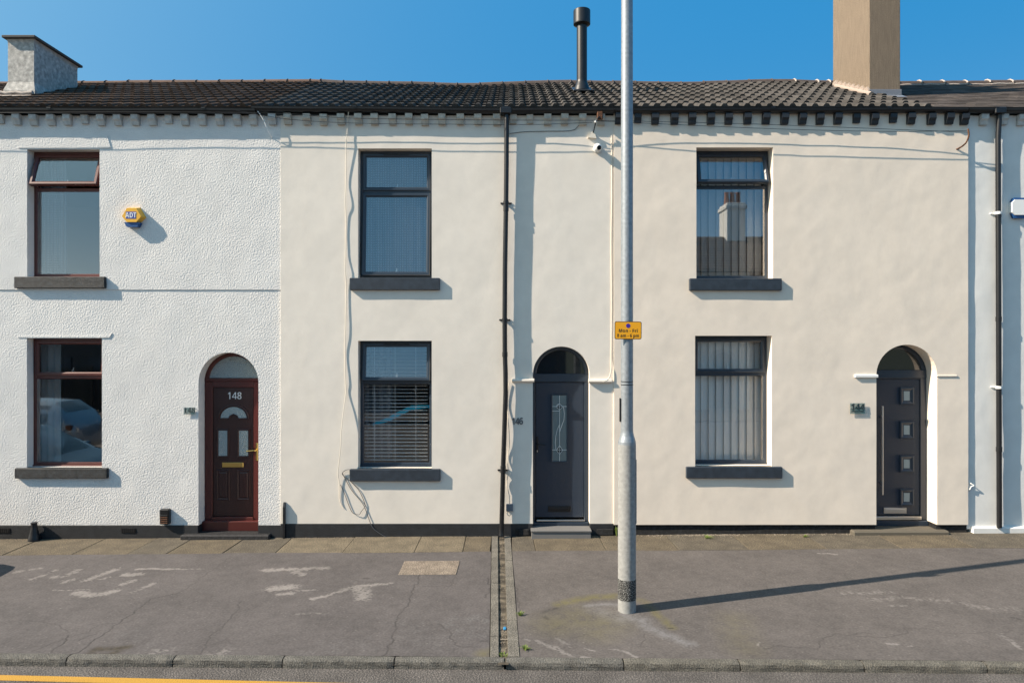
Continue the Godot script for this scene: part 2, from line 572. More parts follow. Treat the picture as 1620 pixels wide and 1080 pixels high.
func street() -> void:
	var b := MB.new()
	b.quad(Vector3(-300, -0.45, 300), Vector3(300, -0.45, 300), Vector3(300, -0.45, -300), Vector3(-300, -0.45, -300))
	structure("ground", b, M.ground_soil)
	b = MB.new()
	for k in 40:
		var x0 := -40.0 + k * 2.0
		var x1 := x0 + 2.0
		b.quad(Vector3(x0, road_y(x0), 15.0), Vector3(x1, road_y(x1), 15.0), Vector3(x1, road_y(x1), kerb_z(x1) - 0.06), Vector3(x0, road_y(x0), kerb_z(x0) - 0.06))
	structure("road", b, M.road_asphalt)
	b = MB.new()
	for k in 60:
		var x0 := -24.0 + k * 0.5
		var x1 := x0 + 0.5
		var za := kerb_z(x0) + 0.18 + 0.03 * (x0 + 4.8)
		var zb := kerb_z(x1) + 0.18 + 0.03 * (x1 + 4.8)
		b.quad(Vector3(x0, road_y(x0) + 0.004, za + 0.1), Vector3(x1, road_y(x1) + 0.004, zb + 0.1), Vector3(x1, road_y(x1) + 0.004, zb), Vector3(x0, road_y(x0) + 0.004, za))
	structure("yellow_line_marking", b, M.yellow_paint)
	# pavement: asphalt in two fields either side of the drain channel, and plain stretches beyond
	var pm := pavement_material()
	b = MB.new()
	pavement_field(b, -8.2, "left", true)
	pavement_field(b, 8.2, "right", true)
	var pave := structure("pavement", b, pm)
	b = MB.new()
	pavement_field(b, -30.0, "outer_left", false)
	pavement_field(b, 30.0, "outer_right", false)
	add(pave, "asphalt", b, M.asphalt)
	# bedding under the flags, joints and channel
	b = MB.new()
	b.quad(gp(-30, kerb_z(-30), -0.045), gp(30, kerb_z(30), -0.045), gp(30, -0.1, -0.045), gp(-30, -0.1, -0.045))
	add(pave, "bedding", b, M.joint_dirt)
	# flagstones along the house fronts
	var joints := [-10.9, -9.9, -8.95, -7.886, -7.151, -6.185, -5.405, -4.856, -4.076, -3.332, -2.384, -1.373, -0.691]
	var skew := [0.0, 0.0, 0.0, 0.04, 0.04, 0.05, 0.06, 0.05, 0.06, 0.02, 0.02, 0.01, 0.0]
	for k in joints.size():
		var xa: float = joints[k]
		var last := k == joints.size() - 1
		var xb: float = channel_x(0, 0.4) - 0.006 if last else joints[k + 1]
		flag(pave, xa, xb, skew[k], 0.0 if last else skew[k + 1], ["flag_stone", "flag_stone_grey", "flag_stone", "flag_stone", "flag_stone", "flag_stone", "flag_stone_grey", "flag_stone", "flag_stone_grey", "flag_stone_pale", "flag_stone_pale", "flag_stone_pale", "flag_stone"][k])
	joints = [channel_x(3, 0.4) + 0.006, 0.337, 1.329, 2.348, 3.341, 4.431, 5.494, 6.513, 8.1, 9.0, 9.9, 10.8]
	for k in joints.size() - 1:
		flag(pave, joints[k], joints[k + 1], 0.0 if k == 0 else -0.03, -0.03, ["flag_stone_grey", "flag_stone", "flag_stone", "flag_stone_grey", "flag_stone", "flag_stone_grey", "flag_stone", "flag_stone_grey", "flag_stone", "flag_stone", "flag_stone"][k])
	# drain channel: stones either side of a sunken bed
	for side in 2:
		var cuts := [0.02, 0.98, 1.9, 2.85, 3.35]
		for k in cuts.size():
			var z0: float = cuts[k] + (0.12 if side and k else 0.0)
			var z1: float = (cuts[k + 1] + (0.12 if side else 0.0) if k + 1 < cuts.size() else kerb_z(0) - 0.088) - 0.008
			b = MB.new()
			var j := side * 2
			var j0 := 0.004
			sloped_slab(b, [Vector2(channel_x(j, z0) + j0, z0), Vector2(channel_x(j + 1, z0) - j0, z0), Vector2(channel_x(j + 1, z1) - j0, z1), Vector2(channel_x(j, z1) + j0, z1)], 0.004 + rng.randf_range(-0.003, 0.003), 0.12)
			add(pave, "channel_stone", b, M.channel_stone)
	b = MB.new()
	for k in 20:
		var z0 := k * 0.195
		var z1 := z0 + 0.195
		var d0 := -0.018 + 0.005 * sin(k * 1.7)
		var d1 := -0.018 + 0.005 * sin((k + 1) * 1.7)
		b.quad(gp(channel_x(1, z1) - 0.01, z1, d1), gp(channel_x(2, z1) + 0.01, z1, d1), gp(channel_x(2, z0) + 0.01, z0, d0), gp(channel_x(1, z0) - 0.01, z0, d0))
	add(pave, "channel_bed", b, M.channel_bed)
	# stone inspection cover let into the asphalt
	b = MB.new()
	sloped_slab(b, [Vector2(-1.45, 1.10), Vector2(-0.70, 1.10), Vector2(-0.71, 1.60), Vector2(-1.45, 1.60)], 0.006, 0.05)
	add(pave, "inspection_cover", b, M.inspection_stone)
	# kerb
	var kerb := part_node(self, "kerb")
	kerb.set_meta("kind", "structure")
	var kj := [-12.0, -10.85, -9.75, -8.65, -7.55, -6.45, -5.36, -4.29, -3.25, -2.19, -1.12, -0.06, 1.05, 2.13, 3.27, 4.39, 5.5, 6.6, 7.7, 8.8, 9.9, 11.0]
	var nz := FastNoiseLite.new()
	nz.seed = 21
	nz.frequency = 3.0
	for k in kj.size() - 1:
		b = kerb_stone(kj[k] + 0.006, kj[k + 1] - (0.018 if k == 10 else 0.006), nz)
		add(kerb, "kerb_stone", b, M.kerb_stone if kj[k] < 1.0 else M.kerb_stone_brown)


func kerb_stone(x0: float, x1: float, nz: FastNoiseLite) -> MB:
	var b := MB.new()
	var prof := [[-0.090, 0.0], [-0.066, 0.002], [-0.045, 0.001], [-0.022, -0.004], [-0.007, -0.016], [0.0, -0.042], [0.004, -0.085], [0.0, -0.16]]
	var steps := 18
	var rows := []
	for s in steps + 1:
		var x := lerpf(x0, x1, float(s) / steps)
		var e := minf(s, steps - s)
		var round_ := 0.005 if e == 0 else 0.0
		var row := []
		for p in prof.size():
			var q: Array = prof[p]
			var rough := nz.get_noise_3d(x * 2.2, q[1] * 9.0 + p, 0.0) * (0.004 if p < 3 else 0.011)
			var z: float = kerb_z(x) + q[0] + (rough - round_ if p >= 3 else 0.0)
			row.append(Vector3(x, ground_y(x, kerb_z(x)) + q[1] + (rough if p < 4 and p > 0 else 0.0) - round_ * 0.8, z))
		rows.append(row)
	for s in steps:
		for p in prof.size() - 1:
			b.quad(rows[s][p], rows[s][p + 1], rows[s + 1][p + 1], rows[s + 1][p])
	for p in prof.size() - 2:
		b.tri(rows[0][0] - Vector3(0, 0.1, 0), rows[0][p + 1], rows[0][p])
		b.tri(rows[steps][0] - Vector3(0, 0.1, 0), rows[steps][p], rows[steps][p + 1])
	return b


# a slab whose top follows the pavement's fall: corners (x, z), back edge first
func sloped_slab(b: MB, c: Array, up: float, thick: float) -> void:
	var top := []
	var bot := []
	var mid := Vector2.ZERO
	for p in c:
		mid += p * 0.25
	for p in c:
		top.append(gp(p.x, p.y, up))
		bot.append(gp(p.x, p.y, up - thick))
	var inner := []
	var edge := []
	for k in 4:
		var q: Vector2 = c[k] + (mid - c[k]).normalized() * 0.009
		inner.append(gp(q.x, q.y, up))
		edge.append(top[k] - Vector3(0, 0.004, 0))
	b.quad(inner[3], inner[2], inner[1], inner[0])
	for k in 4:
		var l := (k + 1) % 4
		b.quad(inner[l], edge[l], edge[k], inner[k])
		b.quad(edge[l], bot[l], bot[k], edge[k])


func flag(pave: Node, xa: float, xb: float, sa: float, sb: float, m: String) -> void:
	var b := MB.new()
	var up := rng.randf_range(-0.004, 0.005)
	sloped_slab(b, [Vector2(xa + sa + 0.003, -0.02), Vector2(xb + sb - 0.003, -0.02), Vector2(xb - 0.003, FLAG_Z - 0.004 + rng.randf_range(-0.02, 0.01)), Vector2(xa + 0.003, FLAG_Z - 0.004 + rng.randf_range(-0.02, 0.01))], up, 0.06)
	add(pave, "flagstone", b, M[m])


func pavement_field(b: MB, far: float, side: String, printed: bool) -> void:
	var n := 34
	for k in n:
		for r in 8:
			var pts := []
			for q in [[k, r + 1], [k + 1, r + 1], [k + 1, r], [k, r]]:
				var f := float(q[0]) / n
				var zt := float(q[1]) / 8.0
				var x := 0.0
				if side == "left" or side == "right":
					var zz := lerpf(FLAG_Z - 0.02, 3.7, zt)
					x = lerpf(far, channel_x(0, zz) - 0.002, f) if side == "left" else lerpf(channel_x(3, zz) + 0.002, far, f)
				else:
					x = lerpf(far, signf(far) * 8.2, f) if far < 0 else lerpf(8.2, far, f)
				var z := lerpf(FLAG_Z - 0.02, kerb_z(x) - 0.088, zt)
				if absf(x) > 11.0:
					z = lerpf(-0.02, kerb_z(x), zt)
				var dip := 0.0
				if printed:
					dip = 0.0035 * sin(x * 1.3 + z * 0.8) * sin(z * 2.1 + 0.5) - 0.002
				pts.append([gp(x, z, dip), Vector2((x + 8.2) / 16.4, (z - 0.6) / 4.1)])
			b.quaduv(pts[0][0], pts[1][0], pts[2][0], pts[3][0], pts[0][1], pts[1][1], pts[2][1], pts[3][1])


# ---------- the pavement's print: worn asphalt with cracks, scuffed white patches, moss and a pale spill ----------
const PW := 2048
const PH := 512


func stamp(mask: PackedFloat32Array, path: Array, width: float, strength: float, soft: float, wobble: FastNoiseLite, wob := 0.0) -> void:
	var sx := PW / 16.4
	var sz := PH / 4.1
	for k in maxi(path.size() - 1, 1):
		var a: Vector2 = path[k]
		var c: Vector2 = path[mini(k + 1, path.size() - 1)]
		var steps := maxi(1, int((c - a).length() / maxf(0.006, width * 0.2)))
		for s in steps + 1:
			var p := a.lerp(c, float(s) / steps)
			if wob > 0.0:
				p += Vector2(wobble.get_noise_2d(p.x * 90.0, p.y * 90.0), wobble.get_noise_2d(p.x * 90.0 + 500.0, p.y * 90.0)) * wob
			var px := (p.x + 8.2) * sx
			var pz := (p.y - 0.6) * sz
			var rx := width * 0.5 * sx + 0.5
			var rz := width * 0.5 * sz + 0.5
			for j in range(maxi(0, int(pz - rz)), mini(PH, int(pz + rz) + 2)):
				for i in range(maxi(0, int(px - rx)), mini(PW, int(px + rx) + 2)):
					var d := Vector2((i + 0.5 - px) / rx, (j + 0.5 - pz) / rz).length()
					var f := clampf((1.0 - d) / soft, 0.0, 1.0) * strength
					var at := j * PW + i
					if f > mask[at]:
						mask[at] = f


func new_mask() -> PackedFloat32Array:
	var m := PackedFloat32Array()
	m.resize(PW * PH)
	return m


func noise_bytes(seed_: int, freq: float, oct: int, stretch := 1.0) -> PackedByteArray:
	var f := FastNoiseLite.new()
	f.seed = seed_
	f.frequency = freq
	f.fractal_octaves = oct
	f.noise_type = FastNoiseLite.TYPE_SIMPLEX_SMOOTH
	var im := f.get_image(PW, PH, false, false, true)
	im.convert(Image.FORMAT_L8)
	return im.get_data()


func pavement_material() -> StandardMaterial3D:
	var wob := FastNoiseLite.new()
	wob.seed = 5
	wob.frequency = 0.05
	var white := new_mask()
	var crack := new_mask()
	var moss := new_mask()
	var spill := new_mask()
	var stain := new_mask()
	var coarse := new_mask()
	var dirt := new_mask()
	for s in [
		[[Vector2(-6.49, 1.40), Vector2(-6.35, 1.34), Vector2(-6.25, 1.28)], 0.10, 0.55], [[Vector2(-6.09, 1.65), Vector2(-6.01, 1.51), Vector2(-6.00, 1.34)], 0.09, 0.55],
		[[Vector2(-5.85, 1.60), Vector2(-5.72, 1.52), Vector2(-5.69, 1.32)], 0.11, 0.62], [[Vector2(-5.62, 1.76), Vector2(-5.56, 1.68)], 0.12, 0.7],
		[[Vector2(-5.39, 1.70), Vector2(-5.30, 1.53), Vector2(-5.21, 1.30)], 0.12, 0.7], [[Vector2(-5.30, 1.71), Vector2(-5.13, 1.61)], 0.05, 0.6], [[Vector2(-4.93, 1.32), Vector2(-4.69, 1.31), Vector2(-4.40, 1.32)], 0.06, 0.95],
		[[Vector2(-4.39, 1.33), Vector2(-4.06, 1.34)], 0.03, 0.55], [[Vector2(-4.98, 1.52), Vector2(-4.79, 1.51)], 0.13, 0.85],
		[[Vector2(-4.83, 1.85), Vector2(-4.76, 1.74)], 0.12, 0.72], [[Vector2(-5.22, 2.12), Vector2(-4.97, 2.19), Vector2(-4.86, 2.13), Vector2(-4.79, 2.04)], 0.14, 0.85],
		[[Vector2(-5.58, 2.03), Vector2(-5.34, 2.02), Vector2(-5.12, 2.00)], 0.05, 0.6], [[Vector2(-4.55, 2.08), Vector2(-4.45, 1.83)], 0.09, 0.5],
		[[Vector2(-3.24, 1.40), Vector2(-2.98, 1.37), Vector2(-2.72, 1.35), Vector2(-2.44, 1.34)], 0.13, 0.78], [[Vector2(-2.81, 1.47), Vector2(-2.68, 1.55)], 0.13, 0.85],
		[[Vector2(-2.91, 2.05), Vector2(-2.70, 1.99)], 0.20, 0.92], [[Vector2(-2.77, 2.21), Vector2(-2.62, 2.18)], 0.09, 0.8], [[Vector2(-2.64, 2.12), Vector2(-2.33, 2.07)], 0.05, 0.6],
		[[Vector2(-2.33, 2.36), Vector2(-2.20, 2.27), Vector2(-2.06, 2.13)], 0.08, 0.85], [[Vector2(-2.06, 2.13), Vector2(-1.87, 1.96), Vector2(-1.52, 1.90)], 0.09, 0.75],
		[[Vector2(-1.90, 2.01), Vector2(-1.75, 2.18), Vector2(-1.75, 2.32)], 0.20, 0.78], [[Vector2(-2.40, 2.75), Vector2(-2.19, 2.77), Vector2(-2.05, 2.75)], 0.06, 0.45],
		[[Vector2(0.16, 3.41), Vector2(0.32, 3.50), Vector2(0.42, 3.65), Vector2(0.55, 3.74), Vector2(0.72, 3.81)], 0.06, 0.62], [[Vector2(0.34, 3.53), Vector2(0.45, 3.62), Vector2(0.51, 3.73)], 0.07, 0.55],
		[[Vector2(0.45, 3.41), Vector2(0.58, 3.57)], 0.10, 0.40], [[Vector2(1.00, 3.63), Vector2(1.09, 3.66), Vector2(1.18, 3.80)], 0.04, 0.6], [[Vector2(0.71, 3.60), Vector2(0.80, 3.67)], 0.02, 0.7],
		[[Vector2(-3.64, 3.71), Vector2(-3.54, 3.65), Vector2(-3.42, 3.59)], 0.16, 0.45], [[Vector2(-2.90, 3.69), Vector2(-2.81, 3.63)], 0.18, 0.45],
		[[Vector2(4.23, 0.88), Vector2(4.46, 0.93)], 0.035, 0.9], [[Vector2(2.42, 3.57), Vector2(2.46, 3.52)], 0.03, 0.7], [[Vector2(3.71, 3.57), Vector2(3.90, 3.62)], 0.05, 0.5],
		[[Vector2(4.11, 2.47), Vector2(4.49, 2.42), Vector2(4.95, 2.54), Vector2(5.24, 2.72), Vector2(5.58, 2.80)], 0.16, 0.34], [[Vector2(4.97, 3.37), Vector2(4.94, 3.69)], 0.08, 0.5],
		[[Vector2(4.26, 2.65), Vector2(4.46, 2.68)], 0.06, 0.5], [[Vector2(3.89, 2.30), Vector2(4.47, 2.26)], 0.10, 0.42]]:
		stamp(white, s[0], s[1] * 1.5, s[2] * 1.1, 0.9, wob, 0.03)
	for s in [
		[[Vector2(-3.88, 0.87), Vector2(-3.91, 1.21), Vector2(-3.94, 1.61), Vector2(-3.97, 2.12)], 0.012, 0.55], [[Vector2(-3.97, 2.12), Vector2(-4.21, 2.30), Vector2(-4.22, 2.61), Vector2(-4.22, 2.86), Vector2(-4.23, 3.16), Vector2(-4.24, 3.38), Vector2(-4.22, 3.51), Vector2(-4.30, 3.71)], 0.018, 0.9],
		[[Vector2(-4.11, 2.88), Vector2(-4.22, 2.98), Vector2(-4.43, 3.01), Vector2(-4.42, 3.20), Vector2(-4.56, 3.30)], 0.010, 0.6], [[Vector2(-4.59, 3.23), Vector2(-4.52, 3.44), Vector2(-4.51, 3.64)], 0.016, 0.9], [[Vector2(-4.31, 3.22), Vector2(-4.38, 3.31), Vector2(-4.40, 3.38)], 0.014, 0.8],
		[[Vector2(-4.59, 3.34), Vector2(-4.65, 3.47), Vector2(-4.70, 3.60)], 0.012, 0.8], [[Vector2(-5.54, 2.92), Vector2(-5.31, 2.88), Vector2(-4.91, 2.97), Vector2(-4.63, 3.19)], 0.010, 0.55], [[Vector2(-4.95, 3.70), Vector2(-4.79, 3.50), Vector2(-4.63, 3.44)], 0.010, 0.5],
		[[Vector2(-3.14, 2.37), Vector2(-3.07, 2.76), Vector2(-3.07, 3.00), Vector2(-3.08, 3.26), Vector2(-3.04, 3.60), Vector2(-3.01, 3.69)], 0.013, 0.65], [[Vector2(-3.00, 3.46), Vector2(-2.93, 3.36), Vector2(-2.78, 3.47)], 0.010, 0.5], [[Vector2(-3.46, 3.72), Vector2(-3.48, 3.59), Vector2(-3.28, 3.63)], 0.012, 0.6],
		[[Vector2(-1.18, 1.60), Vector2(-1.18, 2.12), Vector2(-1.20, 2.58), Vector2(-1.25, 2.91), Vector2(-1.22, 3.21), Vector2(-1.20, 3.49), Vector2(-1.21, 3.75)], 0.017, 0.8], [[Vector2(-0.72, 1.61), Vector2(-0.73, 1.88), Vector2(-0.76, 2.00), Vector2(-1.09, 1.97)], 0.011, 0.6],
		[[Vector2(-0.78, 3.07), Vector2(-0.66, 3.22), Vector2(-0.60, 3.43), Vector2(-0.51, 3.60), Vector2(-0.37, 3.57)], 0.013, 0.7], [[Vector2(-1.74, 3.38), Vector2(-1.51, 3.42), Vector2(-1.32, 3.41)], 0.010, 0.45], [[Vector2(-0.63, 3.73), Vector2(-0.51, 3.60)], 0.010, 0.5],
		[[Vector2(-2.03, 1.75), Vector2(-1.86, 1.83), Vector2(-1.66, 1.86)], 0.012, 0.6], [[Vector2(-0.30, 1.73), Vector2(-0.27, 2.04), Vector2(-0.29, 2.33)], 0.02, 0.75], [[Vector2(-0.25, 2.68), Vector2(-0.23, 3.15), Vector2(-0.22, 3.51)], 0.015, 0.55],
		[[Vector2(0.59, 3.40), Vector2(0.83, 3.30)], 0.010, 0.5], [[Vector2(0.87, 2.78), Vector2(0.88, 2.94)], 0.010, 0.5], [[Vector2(1.36, 3.29), Vector2(1.35, 3.43), Vector2(1.22, 3.59)], 0.010, 0.5], [[Vector2(0.04, 1.94), Vector2(0.07, 2.38), Vector2(0.08, 2.77)], 0.016, 0.6],
		[[Vector2(2.47, 3.65), Vector2(2.58, 3.60), Vector2(2.73, 3.62), Vector2(2.99, 3.64), Vector2(3.08, 3.51), Vector2(3.22, 3.39), Vector2(3.30, 3.33), Vector2(3.40, 3.39), Vector2(3.65, 3.33)], 0.011, 0.75], [[Vector2(3.46, 3.41), Vector2(3.88, 3.43), Vector2(3.94, 3.36), Vector2(4.02, 3.34), Vector2(4.08, 3.25)], 0.011, 0.7],
		[[Vector2(4.08, 3.25), Vector2(4.29, 3.21), Vector2(4.42, 3.36), Vector2(4.89, 3.35), Vector2(5.14, 3.29)], 0.010, 0.5], [[Vector2(3.09, 3.66), Vector2(3.15, 3.64), Vector2(3.39, 3.55)], 0.009, 0.45], [[Vector2(2.84, 1.29), Vector2(3.28, 1.34), Vector2(4.27, 1.32)], 0.008, 0.22]]:
		stamp(crack, s[0], s[1], s[2], 0.7, wob, 0.05)
	for s in [
		[[Vector2(0.54, 2.56), Vector2(0.86, 2.39), Vector2(1.20, 2.31)], 0.24, 0.85], [[Vector2(0.49, 3.05), Vector2(0.76, 2.98), Vector2(1.00, 3.06)], 0.85, 0.42], [[Vector2(0.68, 2.78), Vector2(0.90, 3.25)], 0.7, 0.36],
		[[Vector2(1.55, 2.75), Vector2(1.62, 2.95), Vector2(1.68, 3.15)], 0.16, 0.75], [[Vector2(1.50, 2.45), Vector2(1.56, 2.71)], 0.20, 0.5], [[Vector2(-0.27, 3.73), Vector2(-0.18, 3.70)], 0.25, 0.6], [[Vector2(2.38, 2.98), Vector2(2.27, 3.65)], 0.6, 0.25]]:
		stamp(moss, s[0], s[1], s[2], 1.0, wob, 0.04)
	for s in [
		[[Vector2(0.86, 2.61), Vector2(1.02, 2.57), Vector2(1.20, 2.57)], 0.14, 0.6], [[Vector2(1.19, 2.62), Vector2(1.22, 2.83), Vector2(1.37, 2.99)], 0.30, 0.55], [[Vector2(1.34, 2.95), Vector2(1.43, 3.18), Vector2(1.60, 3.36), Vector2(1.77, 3.55)], 0.22, 0.62], [[Vector2(0.93, 2.70), Vector2(1.17, 2.95)], 0.35, 0.35]]:
		stamp(spill, s[0], s[1], s[2], 1.0, wob, 0.03)
	for s in [
		[[Vector2(0.34, 2.77), Vector2(0.41, 2.71), Vector2(0.50, 2.67)], 0.10, 0.7], [[Vector2(0.35, 2.87), Vector2(0.38, 2.93)], 0.08, 0.6], [[Vector2(0.27, 2.79), Vector2(0.52, 2.69)], 0.28, 0.22],
		[[Vector2(-1.86, 1.71), Vector2(-1.80, 1.71)], 0.05, 0.9], [[Vector2(-1.36, 2.57), Vector2(-1.31, 2.55)], 0.10, 0.4], [[Vector2(-0.31, 3.45), Vector2(-0.25, 3.45)], 0.04, 0.8], [[Vector2(1.57, 2.26), Vector2(1.57, 2.26)], 0.035, 0.9], [[Vector2(2.16, 2.24), Vector2(2.16, 2.24)], 0.04, 0.8],
		[[Vector2(5.35, 2.98), Vector2(5.41, 3.03)], 0.05, 0.7], [[Vector2(1.64, 3.17), Vector2(1.68, 3.17)], 0.03, 0.9], [[Vector2(-2.68, 2.37), Vector2(-2.56, 2.35)], 0.2, 0.22]]:
		stamp(stain, s[0], s[1], s[2], 0.9, wob, 0.02)
	for s in [
		[[Vector2(-0.63, 3.03), Vector2(-0.44, 2.92), Vector2(-0.30, 2.96)], 0.45, 0.8], [[Vector2(-0.58, 3.22), Vector2(-0.35, 3.26)], 0.5, 0.7], [[Vector2(-1.10, 3.03), Vector2(-0.74, 3.57), Vector2(-1.04, 3.43)], 0.5, 0.4], [[Vector2(-1.92, 3.65), Vector2(-1.49, 3.52)], 0.5, 0.35], [[Vector2(-3.94, 3.21), Vector2(-3.50, 3.59)], 0.5, 0.3]]:
		stamp(coarse, s[0], s[1], s[2], 1.0, wob, 0.05)
	for s in [[[Vector2(-4.16, 3.69), Vector2(-4.09, 3.58), Vector2(-3.84, 3.54)], 0.14, 1.0], [[Vector2(-4.09, 3.68), Vector2(-3.91, 3.68), Vector2(-3.88, 3.62)], 0.16, 0.9]]:
		stamp(dirt, s[0], s[1], s[2], 0.8, wob, 0.06)
	var n1 := noise_bytes(31, 0.009, 5)
	var n2 := noise_bytes(32, 0.05, 4)
	var n3 := noise_bytes(33, 0.24, 2)
	var n4 := noise_bytes(34, 0.12, 3)
	var data := PackedByteArray()
	data.resize(PW * PH * 3)
	var hgt := PackedByteArray()
	hgt.resize(PW * PH)
	for at in PW * PH:
		var a := n1[at] / 255.0 - 0.5
		var c := n2[at] / 255.0 - 0.5
		var f := n3[at] / 255.0 - 0.5
		var g := n4[at] / 255.0
		var k := 1.0 + 0.34 * a + 0.30 * c + 0.60 * f
		var r := 0.087 * k
		var gg := 0.0765 * k
		var bb := 0.0715 * k
		if at % PW < 1020:
			r *= 0.90; gg *= 0.91; bb *= 0.955
		var wv: float = clampf((white[at] * 1.15 + (g - 0.5) * 1.5 + c * 0.9 - 0.30) * 3.6, 0.0, 1.0) * minf(white[at] * 1.4, 1.0)
		r = lerpf(r, 0.185 * k, wv * 0.85); gg = lerpf(gg, 0.168 * k, wv * 0.85); bb = lerpf(bb, 0.158 * k, wv * 0.85)
		var cs: float = coarse[at] * clampf(0.5 + c * 2.0, 0.0, 1.0)
		r *= 1.0 + cs * (0.10 + f * 0.9); gg *= 1.0 + cs * (0.17 + f * 0.9); bb *= 1.0 + cs * (0.18 + f * 0.9)
		var mv: float = moss[at] * clampf(0.95 + c * 1.8 + f * 0.8, 0.0, 1.0)
		r = lerpf(r, 0.118, mv * 0.9); gg = lerpf(gg, 0.102, mv * 0.9); bb = lerpf(bb, 0.034, mv * 0.9)
		var sv: float = spill[at] * clampf(0.75 + c * 1.2 + f * 0.7, 0.0, 1.0)
		r = lerpf(r, 0.19, sv); gg = lerpf(gg, 0.186, sv); bb = lerpf(bb, 0.192, sv)
		var st: float = stain[at] * clampf(0.8 + c * 1.5, 0.0, 1.0)
		r = lerpf(r, 0.018, st); gg = lerpf(gg, 0.016, st); bb = lerpf(bb, 0.015, st)
		var dv: float = dirt[at] * clampf(0.9 + c, 0.0, 1.0)
		var dk := 0.4 + g * 1.2
		r = lerpf(r, 0.040 * dk, dv); gg = lerpf(gg, 0.032 * dk, dv); bb = lerpf(bb, 0.022 * dk, dv)
		var cv: float = crack[at] * clampf(0.85 + c * 1.6 + f * 0.6, 0.0, 1.0)
		r = lerpf(r, 0.015, cv * 0.8); gg = lerpf(gg, 0.013, cv * 0.8); bb = lerpf(bb, 0.012, cv * 0.8)
		if f > 0.36 and g > 0.62:
			r = 0.18; gg = 0.168; bb = 0.155
		var col := Color(r, gg, bb).linear_to_srgb()
		data[at * 3] = int(clampf(col.r * 255.0, 0, 255))
		data[at * 3 + 1] = int(clampf(col.g * 255.0, 0, 255))
		data[at * 3 + 2] = int(clampf(col.b * 255.0, 0, 255))
		hgt[at] = int(clampf(150.0 + f * 75.0 + c * 24.0 - cv * 120.0 - dv * (60.0 + 60.0 * g) + wv * 18.0, 0, 255))
	var m := StandardMaterial3D.new()
	m.resource_name = "pavement_asphalt"
	m.albedo_texture = ImageTexture.create_from_image(Image.create_from_data(PW, PH, false, Image.FORMAT_RGB8, data))
	m.heightmap_enabled = true
	m.heightmap_texture = ImageTexture.create_from_image(Image.create_from_data(PW, PH, false, Image.FORMAT_L8, hgt))
	m.heightmap_scale = 0.5
	m.roughness = 0.93
	m.texture_repeat = false
	return m


